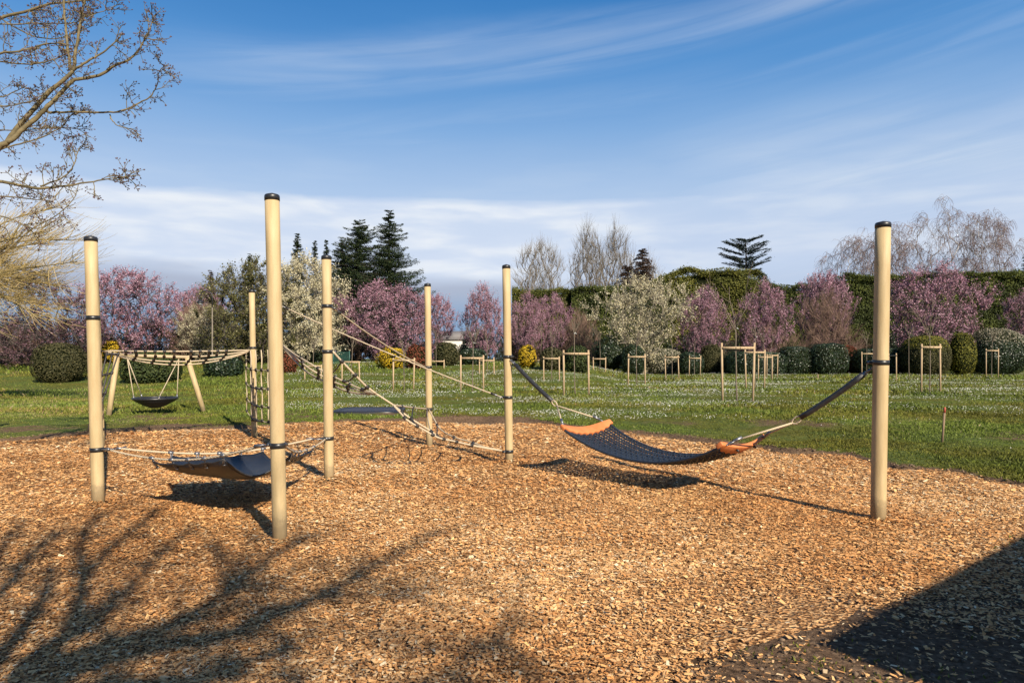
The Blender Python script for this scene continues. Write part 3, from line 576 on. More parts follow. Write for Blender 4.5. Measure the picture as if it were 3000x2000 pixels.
for k in range(3):
    P = (EAB, EBC, ECA)[k]; nxt = corners[(k+1) % 3][0]
    for i in range(nE):
        t = 0.27+0.51*i/nE; p = samp(P, t).copy(); q = abs(math.sin(math.pi*4*(i/nE))); d = cen-p; d[2] = 0; p += nrm(d)*0.012; p[2] -= 0.035+0.02*q; ring.append(p)
    c0 = ring[-1]+(samp(P, 0.78)-samp(P, 0.78-0.51/nE)); c1 = nxt.copy(); c1[2] -= 0.035; c0[2] = samp(P, 0.78)[2]-0.035
    for i in range(nC):
        t = i/nC; p = c0+(c1-c0)*t; f = 4*t*(1-t); dd = cen-p; dd[2] = 0; p = p+nrm(dd)*(0.02+0.13*f)*min(1, f*3); p[2] -= (0.21, 0.12, 0.13)[k]*f; ring.append(p)
ring = np.array(ring); nr_ = 14; bot = np.array([cen[0]+0.05, cen[1]-0.05, 0.335]); rows = []
for j in range(nr_+1):
    u = j/nr_; P = bot+(ring-bot)*u; zz = bot[2]+(ring[:, 2]-bot[2])*(u**3.0); P[:, 2] = zz; rows.append(P)
V = np.array(rows).reshape(-1, 3)-ml; nv = len(ring)
i = (np.arange(nr_)[:, None]*nv); j = np.arange(nv)[None, :]; Q = np.stack([i+j, i+(j+1) % nv, i+nv+(j+1) % nv, i+nv+j], -1).reshape(-1, 4)
mb = MB(); mb.add(V, Q); mat_o = mb.build('rubber_mat', MT['rubber'], mroot)
sd_ = mat_o.modifiers.new('thick', 'SOLIDIFY'); sd_.thickness = 0.012; sd_.offset = 0
mb = MB(); rg = np.concatenate([ring, ring[:1]])-ml; tube(mb, rg, 0.009, 6); mb.build('mat_edge', MT['sleeve'], mat_o)
for P in (EAB, EBC, ECA):
    for t in (0.27, 0.40, 0.525, 0.65, 0.78):
        p = samp(P, t)-ml; w_ = nrm(samp(P, t+0.02)-samp(P, t-0.02)); d = cen-ml-p; d[2] = 0; d = nrm(d); mb = MB()
        tube(mb, [p-w_*0.03, p+w_*0.03], 0.018, 8)
        for k in (-1, 1): tube(mb, [p+w_*0.008*k+[0, 0, 0.022], p+w_*0.01*k+d*0.02-[0, 0, 0.05], p+w_*0.012*k+d*0.055-[0, 0, 0.10]], 0.0065, 6)
        tube(mb, [p+d*0.055-[0, 0, 0.10]-w_*0.02, p+d*0.055-[0, 0, 0.10]+w_*0.02], 0.008, 6)
        mb.build('rope_clamp', MT['steel'], mroot)

# 7 net hammock with orange spreader boards
hF, hG = on(PF0, PF1, 1.625), on(PG0, PG1, 1.56); hd_ = np.array([hG[0]-hF[0], hG[1]-hF[1], 0]); hd_ /= np.linalg.norm(hd_); hp = np.array([-hd_[1], hd_[0], 0])
hroot = tag(empty('net_hammock', ((hF[0]+hG[0])/2, (hF[1]+hG[1])/2, 0)), 'black woven net hammock with two curved orange spreader boards', 'hammock'); hl = np.array([(hF[0]+hG[0])/2, (hF[1]+hG[1])/2, 0])
def line_pt(t, z): p = np.array(PF0)*(1-t)+np.array(PG0)*t; p[2] = z; return p
RL, RR = line_pt(0.185, 0.93), line_pt(0.835, 0.905)
TL, TR = line_pt(0.292, 0.635), line_pt(0.722, 0.60)
HW = 0.54
def arc(c, s): return c+hp*s*HW+np.array([0, 0, 0.09*s*s-0.03])
for c, sg, nm in ((TL, -1, 'l'), (TR, 1, 'r')):
    # curved board: bowed up at the ends, scalloped inner edge, leaning outward
    n = 41; mb = MB(); V = []; out = hd_*sg
    for i in range(n):
        s = -1+2*i/(n-1); w_ = 1-0.45*abs(s)**4; m_ = arc(c, s); sc_ = 0.018*abs(math.sin((s+1)*math.pi*4.5))
        o1 = m_+out*0.065*w_+[0, 0, 0.050*w_]; i1 = m_-out*(0.060*w_-sc_)+[0, 0, -0.042*w_+sc_]; nv_ = np.array([out[0]*0.55, out[1]*0.55, -0.8])*0.026
        V += [i1+nv_, o1+nv_, o1-nv_, i1-nv_]
    V = np.array(V)-hl; i = np.arange(n-1)[:, None]*4; j = np.arange(4)[None, :]; Q = np.stack([i+j, i+(j+1) % 4, i+4+(j+1) % 4, i+4+j], -1).reshape(-1, 4)
    mb.add(V, np.concatenate([Q, [[3, 2, 1, 0]], [[4*(n-1)+k for k in range(4)]]])); ob = mb.build('spreader_board', MT['orange'], hroot, smooth=False)
    bv = ob.modifiers.new('bev', 'BEVEL'); bv.width = 0.008; bv.segments = 2; bv.limit_method = 'ANGLE'
    for s in (-0.4, 0.4):
        p = arc(c, s)-hl+out*0.055+[0, 0, 0.0]; mb = MB(); tube(mb, [p-out*0.01, p+out*0.02-[0, 0, 0.012]], 0.014, 10); mb.build('bolt_hole', MT['cap'], ob)
    R_ = RL if sg < 0 else RR
    for s in (-0.86, 0.86):
        p = arc(c, s)+out*0.05+[0, 0, 0.045]; mb = MB(); dd = nrm(R_-p)
        tube(mb, [p-hl+dd*0.1, R_-hl], 0.0105, 8); mb.build('suspension_rope', MT['rope'], hroot)
        mb = MB(); shackle(mb, p-hl-[0, 0, 0.02], p-hl+dd*0.11, 0.010); mb.build('shackle', MT['steel'], hroot)
    H_ = hF if sg < 0 else hG; d0 = nrm(R_-H_); mb = MB()
    # ring with thimble
    q = [R_-hl-d0*0.11+hp*0.0]; ang = np.linspace(0, 2*math.pi, 17); cc = R_-hl-d0*0.055
    tube(mb, [cc+d0*0.055*math.cos(a_)+np.cross(d0, hp)*0.03*math.sin(a_) for a_ in ang], 0.010, 6); mb.build('rope_eye', MT['rope'], hroot)
    mb = MB(); a0_ = H_+d0*0.20; b0_ = R_-d0*0.11
    tube(mb, parabola(a0_-hl, b0_-hl, 0.015, 9), 0.030, 12); mb.build('rope_sleeve', MT['sleeve'], hroot)
    mb = MB(); shackle(mb, H_-hl+d0*0.09, H_-hl+d0*0.2, 0.011); mb.build('shackle', MT['steel'], hroot)
nL, nT = 17, 54; grid = np.zeros((nL, nT, 3))
for i in range(nL):
    s = -0.94+1.88*i/(nL-1)
    for j in range(nT):
        t = j/(nT-1); p = arc(TL, s)*(1-t)+arc(TR, s)*t; p = p+hp*(-s*HW*0.10*math.sin(math.pi*t)); flat = 1-0.12*math.sin(math.pi*t)
        sag = 0.265*(4*t*(1-t))**0.92; p[2] = p[2]-sag-0.012+(0.03*s*s)*math.sin(math.pi*t)*-1; grid[i, j] = p+hd_*(0.05*(1-2*t))*0
mb = MB()
for i in range(nL):
    P = grid[i]-hl; tube(mb, P, 0.0095 if 0 < i < nL-1 else 0.018, 6)
for j in range(1, nT-1):
    P = grid[:, j].copy()-hl; P[:, 2] += 0.008*np.where((np.arange(nL)+j) % 2 == 0, 1, -1); P += hd_*(0.015*np.where(np.arange(nL) % 2 == 0, 1, -1))[:, None]; tube(mb, P, 0.0105, 6)
mb.build('net', MT['blackrope'], hroot)

# 8 basket swing
sw0, sw1 = (-11.05, 18.7, 0.0), (-9.02, 20.0, 0.0); st0, st1 = px(343, 1043, 18.95), px(549, 1048, 19.75)
sroot = tag(empty('basket_swing', (-10.0, 19.4, 0)), 'basket swing with a black round seat on two leaning beige posts', 'swing'); sl = np.array([-10.0, 19.4, 0])
for p, q in ((sw0, st0), (sw1, st1)):
    mb = MB(); p = np.array(p); d = nrm(q-p); tube(mb, np.array([p-d*0.2, q+d*0.06])-sl, 0.072, 20); lg = mb.build('leg', MT['post'], sroot)
mb = MB(); tube(mb, np.array([st0, st1])-sl+[0, 0, 0.02], 0.05, 14); mb.build('crossbeam', MT['post'], sroot)
bc = px(455, 1168, 19.3); mb = MB()
lathe(mb, [(0.0, -0.26), (0.12, -0.25), (0.30, -0.18), (0.50, -0.07), (0.56, -0.02), (0.575, 0.015), (0.55, 0.035), (0.52, 0.02), (0.4, -0.05), (0.2, -0.15), (0.0, -0.18)], 36, bc-sl); mb.build('basket_seat', MT['sleeve'], sroot)
mb = MB(); an = np.linspace(0, 2*math.pi, 37); tube(mb, np.stack([bc[0]-sl[0]+0.56*np.cos(an), bc[1]-sl[1]+0.56*np.sin(an), np.full(37, bc[2]+0.015)], -1), 0.035, 10); mb.build('basket_rim', MT['band'], sroot)
for tp, a1 in ((st0+np.array([0.22, 0.1, -0.03]), (math.pi*0.86, math.pi*1.25)), (st1+np.array([-0.2, -0.1, -0.03]), (math.pi*-0.3, math.pi*0.14))):
    for a_ in a1:
        e = bc+np.array([0.55*math.cos(a_), 0.55*math.sin(a_), 0.04]); mb = MB(); tube(mb, np.array([tp, e])-sl, 0.0125, 6); mb.build('hanging_rope', MT['rope'], sroot)
        mb = MB(); tube(mb, np.array([e-[0, 0, 0.03], e+nrm(tp-e)*0.08])-sl, 0.02, 8); mb.build('shackle', MT['steel'], sroot)

# 9 in-ground trampoline
tz = 0.045; troot = tag(empty('ground_trampoline', (-4.25, 20.4, 0)), 'dark in-ground trampoline lying flat in the lawn behind the chips', 'trampoline')
mb = MB(); hw, hh_ = 1.0, 1.0; q = 40
an = np.arange(q)*2*math.pi/q; sup = lambda r_: np.stack([r_*np.sign(np.cos(an))*np.abs(np.cos(an))**0.45, r_*np.sign(np.sin(an))*np.abs(np.sin(an))**0.45], -1)
prof = [(1.0, 0.0), (1.0, 0.075), (0.985, 0.09), (0.80, 0.095), (0.78, 0.085)]
V = np.concatenate([np.concatenate([sup(r_), np.full((q, 1), z_)], 1) for r_, z_ in prof]); n = len(prof)
i = np.arange(n-1)[:, None]*q; j = np.arange(q)[None, :]; mb.add(V, np.stack([i+j, i+(j+1) % q, i+q+(j+1) % q, i+q+j], -1).reshape(-1, 4)); mb.build('safety_frame', MT['cap'], troot)
mb = MB(); V = np.concatenate([np.concatenate([sup(r_), np.full((q, 1), z_)], 1) for r_, z_ in ((0.79, 0.082), (0.4, 0.072), (0.01, 0.07))]); n = 3
i = np.arange(n-1)[:, None]*q; mb.add(V, np.stack([i+j, i+(j+1) % q, i+q+(j+1) % q, i+q+j], -1).reshape(-1, 4)); mb.build('jumping_mat', MT['tramp'], troot)

# 10 marker stakes
def marker(p0, p1, w_, label, red):
    r_ = tag(empty('marker_stake', p0), label, 'stake'); P = np.array([p0, p1])-np.array(p0); d = P[1]
    mb = MB(); tube(mb, [P[0]-d*0.1, P[1]*(0.86 if red else 1)], w_, 4); mb.build('stick', MT['darkstake'], r_)
    if red: mb = MB(); tube(mb, [P[1]*0.86, P[1]*0.99, P[1]*1.02], [w_*1.04, w_, w_*0.5], 4); mb.build('painted_tip', MT['redpaint'], r_)
zb = 3200/(1300-1050); marker(px(2760, 1300, zb), px(2768, 1194, zb), 0.024, 'short leaning wooden stake with a red tip in the grass at right', True)
zb = 3200/(1117-1050); marker(px(2396, 1118, zb), px(2396, 1096, zb), 0.05, 'small dark wooden peg in the lawn before the dark clipped bushes', False)
# ------------------------------------------------------------------ planted saplings in timber frames
def depth_of(y): return 3200/(y-1050)
def support(xl, xr, yt, yb, ybar, label, yb2=None, yt2=None):
    z0 = depth_of(yb); z1 = depth_of(yb2 or yb)
    a = px(xl, yb, z0); b = px(xr, yb2 or yb, z1); ha = 1.6-(yt-1050)/2000*z0; hb = 1.6-((yt2 or yt)-1050)/2000*z1
    if yb2 and yb2 != yb and not yt2: hb = ha
    ga, gb = gz0(a[0], a[1]), gz0(b[0], b[1]); base = (a+b)/2; base[2] = float(ga); rt = empty('tree_support_frame', base)
    tag(rt, label, 'tree stakes', 'timber frames staking the saplings'); rs = random.Random(int(xl)); loc = base
    w_ = 0.04
    for p, h in ((a, ha), (b, hb)):
        lean = np.array([rs.uniform(-.06, .06), rs.uniform(-.05, .05), 0]); q0 = np.array([p[0], p[1], -0.1]); q1 = np.array([p[0], p[1], h])+lean
        mb = MB(); tube(mb, np.array([q0, (q0+q1)/2, q1])-loc, w_, 10); mb.build('stake', MT['stake'], rt)
    hbar = 1.6-(ybar-1050)/2000*z0; d = nrm(b-a); pa = np.array([a[0], a[1], hbar])-d*0.03-np.array([0, 0.05, 0]); pb = np.array([b[0], b[1], hbar+(hb-ha)])+d*0.03-np.array([0, 0.05, 0])
    s = np.cross(d, [0, 0, 1]); V = []
    for p in (pa, pb):
        for u, v in ((-.012, -.045), (.012, -.045), (.012, .045), (-.012, .045)): V.append(p-loc+s*u+np.array([0, 0, v]))
    mb = MB(); mb.add(V, [[0, 1, 5, 4], [1, 2, 6, 5], [2, 3, 7, 6], [3, 0, 4, 7], [3, 2, 1, 0], [4, 5, 6, 7]]); mb.build('crossbar', MT['stake'], rt, smooth=False)
    mb = MB(); c = (pa+pb)/2-loc; tube(mb, [c-d*0.09+s*0.02, c-d*0.04-s*0.03, c+d*0.04-s*0.03, c+d*0.09+s*0.02], 0.022, 6); mb.build('tree_tie', MT['tie'], rt)
    return (a+b)/2, max(ha, hb)
def sapling(c, H, label, seed, crown=1.0, graft=0.0, r=0.02):
    rs = np.random.default_rng(seed); base = np.array([c[0], c[1], float(gz0(c[0], c[1]))]); rt = tag(empty('sapling', base), label, 'young tree', 'bare saplings planted in the timber frames')
    n = 8; w = np.cumsum(rs.normal(size=(n, 2))*0.012, 0); w[0] = 0; hs = np.linspace(-0.05, H, n); P = np.concatenate([w, hs[:, None]], 1)
    mb = MB(); tube(mb, P, np.linspace(r, r*0.62, n), 7); mb.build('trunk', MT['bark_young'], rt)
    mb = MB(); top = P[-1]
    for k in range(5):
        an = rs.random()*6.283; L_ = crown*(0.5+0.5*rs.random()); d = nrm(np.array([0.45*math.cos(an), 0.45*math.sin(an), 0.9])); q = [top-[0, 0, 0.04*k]]
        for i in range(6): d = nrm(d+rs.normal(size=3)*0.09+[0, 0, 0.04]); q.append(q[-1]+d*L_/6)
        tube(mb, q, np.linspace(r*0.5, 0.009, 7), 5, cap=False)
        for i in range(2, 6):
            dd = nrm(d+rs.normal(size=3)*0.5); prisms(mb, [q[i]], [q[i]+dd*L_*0.3], 0.009, 0.006)
    mb.build('branches', MT['bark_young'], rt)
    if graft: mb = MB(); tube(mb, [top-[0, 0, 0.05], top+[0.03, 0, 0.02], top+[0.10, 0, -0.03]], 0.014, 6); mb.build('graft_tape', MT['white_tape'], rt)
SUP = [ # xl, xr, ytop, ybase, ybar, yb2, sapling x, sapling top y, crown, graft, where
 (1652,1725,1025,1162,1036,None,1686,975,1.3,1,'just right of the middle post'),
 (2117,2205,1004,1181,1019,None,2161,962,3.0,1,'largest and nearest, standing alone in the lawn beyond the net hammock'),
 (2186,2239,1024,1143,1032,None,2213,985,1.0,1,'partly behind the right stake of the largest frame'),
 (2221,2262,1039,1118,1046,None,2240,1000,1.0,0,'tucked behind, second of the group right of the largest frame'),
 (2246,2277,1037,1108,1041,None,2260,1005,1.0,0,'farthest right of the cluster beside the largest frame'),
 (2019,2051,1041,1103,1049,None,2035,1018,1.0,0,'small and distant in front of the olive clipped bush'),
 (2525,2560,1030,1106,1036,None,2541,1000,1.2,0,'small, immediately left of the far right post'),
 (2603,2626,1036,1112,1042,1119,2606,985,1.2,0,'seen at an angle immediately right of the far right post'),
 (2699,2755,1007,1154,1017,None,2727,978,2.0,0,'in front of the yellow topped round bush'),
 (2889,2924,1021,1108,1027,None,2906,1000,1.2,0,'in front of the big white flowering ball bush'),
 (1739,1773,1046,1110,1051,None,1757,1020,1.6,0,'small, against the dark holly bush'),
 (1840,1890,1036,1131,1045,None,1866,1010,1.3,0,'with slanted bar, left of the round pale flowering bush'),
 (1950,1989,1040,1115,1046,None,1970,1010,1.2,0,'in front of the round pale flowering bush'),
 (1593,1639,1044,1128,1050,None,1616,1020,1.6,0,'left of the frame by the middle post, under pink blossom'),
 (1570,1604,1050,1105,1055,None,1585,1020,1.2,0,'farthest, in front of the yellow forsythia ball'),
 (1350,1416,1040,1151,1049,None,1384,1003,1.2,1,'left of the middle post, between it and the slim far post'),
 (1405,1448,1047,1120,1056,None,1427,1020,1.2,0,'farther one close left of the middle post'),
 (1152,1211,1048,1144,1055,None,1182,1030,0.9,0,'left of the slim far post, before the yellow and red bushes'),
 (1259,1300,1053,1114,1058,None,1279,1025,1.0,0,'half hidden by the slim far post, in the lawn'),
 (1002,1054,1058,1130,1060,None,1029,1025,1.0,0,'right of the banded post, by the green wire fence'),
 (893,940,1068,1126,1072,None,917,1030,1.0,0,'between the front post and the banded post'),
]
for k, (xl, xr, yt, yb, ybar, yb2, sx_, sy_, cr, gf, where) in enumerate(SUP):
    c, h = support(xl, xr, yt, yb, ybar, 'timber tree frame, '+where, yb2)
    zc = depth_of(yb); c = np.array([px(sx_, yb, zc)[0], c[1]+0.05, 0]); H = 1.6-(sy_-1050)/2000*zc
    sapling(c, H, 'sapling in frame: '+where.replace('largest and nearest, standing', 'the largest one, standing').replace('tucked behind, ', ''), 40+k, cr, gf, 0.032 if k == 1 else 0.026)
#@@VEG
# ------------------------------------------------------------------ trees
def grow(rng, pts, trunk, step=0.5, up=0.25):
    """joins scattered points to a trunk polyline: returns nodes, parent index"""
    nodes = [np.array(p, float) for p in trunk]; par = [-1]+list(range(len(trunk)-1))
    A = np.zeros((len(trunk)+len(pts)*14, 3)); n = len(trunk); A[:n] = nodes
    start = max(0, len(trunk)-5); d0 = np.linalg.norm(pts-np.array(trunk[-1]), axis=1)
    for i in np.argsort(d0+rng.random(len(pts))*0.3*d0.mean()):
        p = pts[i]; dv = p-A[start:n]; dist = np.linalg.norm(dv, axis=1)
        cost = dist*(1+up*np.clip(-dv[:, 2]/np.maximum(dist, .01), -0.5, 1)*2)
        j = int(np.argmin(cost))+start; L_ = dist[j-start]; m_ = max(1, min(12, int(round(L_/step)))); a_ = A[j].copy(); prev = j
        gdir = nrm(a_-A[par[j]]) if par[j] >= 0 else np.array([0, 0, 1.]); ctrl = a_+gdir*L_*0.35
        for k in range(1, m_+1):
            t = k/m_; q = (1-t)**2*a_+2*t*(1-t)*ctrl+t*t*p
            if k < m_: q = q+rng.normal(size=3)*step*0.07
            if n >= len(A): break
            A[n] = q; par.append(prev); prev = n; n += 1
    return A[:n], np.array(par)
def radii(par, r0, pw=0.42, rmin=0.008):
    n = len(par); cnt = np.zeros(n); hasc = np.zeros(n, bool); hasc[par[par >= 0]] = True; cnt[~hasc] = 1
    for i in range(n-1, 0, -1): cnt[par[i]] += cnt[i]
    return np.maximum(r0*(cnt/cnt[0])**pw, rmin), ~hasc
def crown_pts(rng, n, H, W, prof, D=None, lump=0.18, shell=0.5, z0=0.15):
    out = []; ph = rng.random(8)*6.283; D = D or W
    while len(out) < n:
        z = z0+(1-z0)*rng.random(); r = np.interp(z, [p[0] for p in prof], [p[1] for p in prof]); th = rng.random()*6.283
        r *= 1+lump*math.sin(2*th+ph[0]+5*z)+lump*0.7*math.sin(5*th+ph[1]-9*z)+lump*0.5*math.sin(9*th+ph[2]+15*z)
        if rng.random() > r: continue
        q = r*(rng.random()**shell); out.append((q*math.cos(th)*W/2, q*math.sin(th)*D/2, z*H))
    return np.array(out)
P_ROUND = [(0.0, 0.1), (0.2, 0.55), (0.4, 0.92), (0.6, 1.0), (0.8, 0.82), (0.93, 0.5), (1.0, 0.15)]
P_VASE = [(0.0, 0.05), (0.2, 0.35), (0.45, 0.7), (0.7, 1.0), (0.86, 0.85), (0.96, 0.45), (1.0, 0.1)]
P_TALL = [(0.0, 0.05), (0.2, 0.5), (0.45, 0.95), (0.7, 0.85), (0.88, 0.5), (1.0, 0.08)]
P_DOME = [(0.0, 0.75), (0.15, 0.92), (0.4, 1.0), (0.65, 0.9), (0.85, 0.62), (0.97, 0.25), (1.0, 0.1)]
def trunk_line(rng, H, k=5, lean=0.03): 
    w = np.cumsum(rng.normal(size=(k, 2))*lean*H/k, 0); w[0] = 0; return np.concatenate([w, np.linspace(-0.1, H, k)[:, None]], 1)
def twigs_from(rng, A, par, tip, n, L_, spread=0.7, up=0.3):
    idx = rng.choice(np.nonzero(tip | (rng.random(len(A)) < 0.35))[0], n); d = nrm(A[idx]-A[np.maximum(par[idx], 0)]+1e-6)
    d = nrm(d+rng.normal(size=(n, 3))*spread*0.6+[0, 0, up]); ln = L_*(0.4+0.9*rng.random(n))[:, None]; return A[idx], A[idx]+d*ln
MESHES = {}
def tree_proto(key, seed, H, W, prof, npts, ntw, twl, nleaf, lsize, r0, bark, leaf, trunk_h=0.18, multi=1, rmin=0.012, lump=0.18, shell=0.5, z0=0.12, up=0.25, stray=0.12, twr=0.008, D=None, leafname='blossom_crown', step=0.5):
    if key in MESHES: return MESHES[key]
    rng = np.random.default_rng(seed); pts = crown_pts(rng, npts, H, W, prof, D, lump, shell, z0); mb = MB(); lf = MB(); Aall = []
    if multi > 1:
        an = np.arctan2(pts[:, 1], pts[:, 0]); grp = ((an+math.pi)/(2*math.pi)*multi).astype(int) % multi
    else: grp = np.zeros(len(pts), int)
    for g_ in range(multi):
        P = pts[grp == g_]; 
        if len(P) < 3: continue
        tl = trunk_line(rng, trunk_h*H); 
        if multi > 1: a_ = (g_+0.5)/multi*2*math.pi-math.pi; tl[:, :2] += np.array([math.cos(a_), math.sin(a_)])*(0.12+tl[:, 2:3]*0.30)
        A, par = grow(rng, P, tl, step=step, up=up); rad, tip = radii(par, r0/math.sqrt(multi), rmin=rmin)
        i = np.nonzero(par >= 0)[0]; prisms(mb, A[par[i]], A[i], np.minimum(rad[par[i]], rad[i]*1.5), rad[i], 5 if r0 > 0.05 and npts < 500 else 4)
        a, b = twigs_from(rng, A, par, tip, ntw//multi, twl, up=up+0.1); prisms(mb, a, b, twr, twr*0.4, 3); Aall.append((a, b, A, par))
    out = [('trunk_and_branches', mb, bark)]
    if nleaf:
        a = np.concatenate([q[0] for q in Aall]); b = np.concatenate([q[1] for q in Aall]); k = rng.integers(0, len(a), nleaf); t = rng.random((nleaf, 1))**0.8
        P = a[k]+(b[k]-a[k])*(t*1.08)+rng.normal(size=(nleaf, 3))*lsize*stray*5
        br = np.random.default_rng(seed+9).random(len(a)); v = np.clip(rng.random(nleaf)*0.55+0.45*br[k], 0, 1)
        quads(lf, P, lsize*(0.6+0.8*rng.random(nleaf)), lsize*(0.6+0.8*rng.random(nleaf)), rng, a=v); out.append((leafname, lf, leaf))
    res = []
    for nm, q, mt in out:
        o_ = q.build(nm, MT[mt], None, smooth=False); COL.objects.unlink(o_); res.append((nm, o_.data)); bpy.data.objects.remove(o_)
    MESHES[key] = res; return res
def place(res, name, loc, scale, rot, label, cat, group=None, mats=None):
    rt = tag(empty(name, loc), label, cat, group)
    for k, (nm, me_) in enumerate(res):
        o_ = bpy.data.objects.new(nm, me_); COL.objects.link(o_); o_.parent = rt; o_.scale = scale; o_.rotation_euler = (0, 0, rot)
    return rt
def spot(xc, Zd): x = (xc-1500)/2000*Zd; return np.array([x, Zd, float(gz0(x, Zd))])
def span(x0, x1, Zd): return (x1-x0)/2000*Zd
def htop(y, Zd, g_): return 1.6-(y-1050)/2000*Zd-g_
def tree_at(res, H0, W0, name, x0, x1, ytop, Zd, rot, label, cat='tree', group=None, zb=None):
    if (x0+x1)/2 > 1480 and Zd < 80: Zd *= 1.2
    c = spot((x0+x1)/2, Zd); g_ = c[2]; H = htop(ytop, Zd, g_); Wd = span(x0, x1, Zd)
    return place(res, name, c, (Wd/W0, Wd/W0, H/H0), rot, label, cat, group)
PL = [tree_proto('plum%d' % k, 100+k, 9, 9, (P_ROUND, P_VASE, P_TALL)[k], 420, 3400, 1.0, 27000, 0.105, 0.16, 'bark_dark', 'plum', 0.14, multi=(3, 2, 3)[k], lump=0.15, twr=0.010, z0=(0.12, 0.14, 0.10)[k]) for k in range(3)]
PD_ = tree_proto('plumd', 104, 9, 9, P_DOME, 420, 2800, 1.1, 15000, 0.11, 0.18, 'bark_dark', 'plum_shaded', 0.14, multi=3, twr=0.013, z0=0.05)
GP = 'pink flowering plum trees'
for (k, x0, x1, yt, Zd, rot, lab) in (
 (0, 228, 512, 800, 58, 0.4, 'wide pink flowering plum tree just right of the left post, behind the rope bridge'),
 (1, 505, 665, 850, 74, 2.0, 'pale pink flowering tree behind the street lamp'),
 (0, 1000, 1262, 838, 59, 1.2, 'bright dense round pink plum tree between the banded post and the slim far post'),
 (1, 1205, 1340, 872, 64, 3.2, 'pink plum tree showing right of the slim far post top'),
 (2, 1345, 1485, 845, 60, 0.0, 'upright pink plum tree directly left of the middle post'),
 (2, 1488, 1600, 868, 62, 2.2, 'pink plum tree directly right of the middle post'),
 (0, 1560, 1672, 872, 65, 4.0, 'pink plum tree above the yellow forsythia ball'),
 (0, 1985, 2140, 855, 62, 5.0, 'round pink plum tree right of the white flowering tree'),
 (2, 2160, 2318, 838, 60, 1.0, 'pink plum tree behind the largest timber frame'),
 (1, 2330, 2500, 812, 66, 2.6, 'tall thin flowering plum with brown lower twigs'),
 (0, 2600, 2872, 792, 60, 3.7, 'biggest pink plum tree at right, spreading over the yellow topped bush'),
 (1, 2955, 3090, 860, 62, 0.6, 'pink plum branches entering at the right picture edge'),
): tree_at(PL[k], 9, 9, 'plum_tree', x0, x1, yt, Zd, rot, lab, 'tree', GP)
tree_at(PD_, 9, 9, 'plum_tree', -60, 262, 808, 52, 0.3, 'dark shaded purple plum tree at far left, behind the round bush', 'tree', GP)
# big blackthorn, half olive leaves half white blossom
WB = tree_proto('white', 120, 9, 9, P_VASE, 460, 2900, 1.2, 19000, 0.115, 0.15, 'bark_grey', 'whiteb', 0.15, multi=3, twr=0.015, lump=0.25)
OG = tree_proto('olive', 121, 9, 9, P_DOME, 460, 4200, 1.1, 34000, 0.12, 0.18, 'bark_dark', 'greenb', 0.12, multi=3, twr=0.012, z0=0.04)
WB2 = tree_proto('white2', 122, 9, 9, P_DOME, 460, 3600, 1.1, 32000, 0.115, 0.15, 'bark_grey', 'whiteb', 0.12, multi=3, twr=0.012, z0=0.1)
tree_at(OG, 9, 9, 'blackthorn_tree', 600, 880, 775, 56, 0.5, 'large olive green budding tree behind the front post')
tree_at(WB2, 9, 9, 'blackthorn_tree', 772, 1018, 765, 58, 1.5, 'large creamy white flowering tree behind the banded post')
tree_at(WB, 9, 9, 'blackthorn_tree', 520, 680, 905, 60, 2.5, 'low pale flowering shrub tree left of the olive green tree')
tree_at(WB, 9, 9, 'blackthorn_tree', 1762, 2000, 826, 58, 0.2, 'loose creamy white flowering tree in front of the tall hedge')
# bare trees behind the hedge
BT = tree_proto('bare', 130, 14, 8, P_VASE, 520, 2600, 1.7, 0, 0.1, 0.24, 'bark_grey', None, 0.12, multi=4, rmin=0.022, twr=0.017, up=0.6, lump=0.2, z0=0.15)
BT2 = tree_proto('bare2', 131, 16, 9, P_TALL, 600, 3000, 1.7, 0, 0.1, 0.28, 'bark_grey', None, 0.3, multi=1, rmin=0.022, twr=0.017, up=0.6, z0=0.25)
GB = 'bare trees behind the hedge'
for (k, x0, x1, yt, Zd, rot, lab) in (
 (0, 1512, 1648, 722, 96, 0, 'bare grey many stemmed tree, first right of the middle post'),
 (1, 1655, 1790, 668, 99, 1, 'tallest bare grey tree in the middle, left one of a pair'),
 (1, 1735, 1868, 672, 101, 3, 'tallest bare grey tree in the middle, right one of a pair'),
 (1, 1830, 1965, 760, 98, 4, 'low bare pinkish tree beside the brown cypress'),
): tree_at((BT, BT2)[k], (14, 16)[k], (8, 9)[k], 'bare_tree', x0, x1, yt, Zd, rot, lab, 'tree', GB)
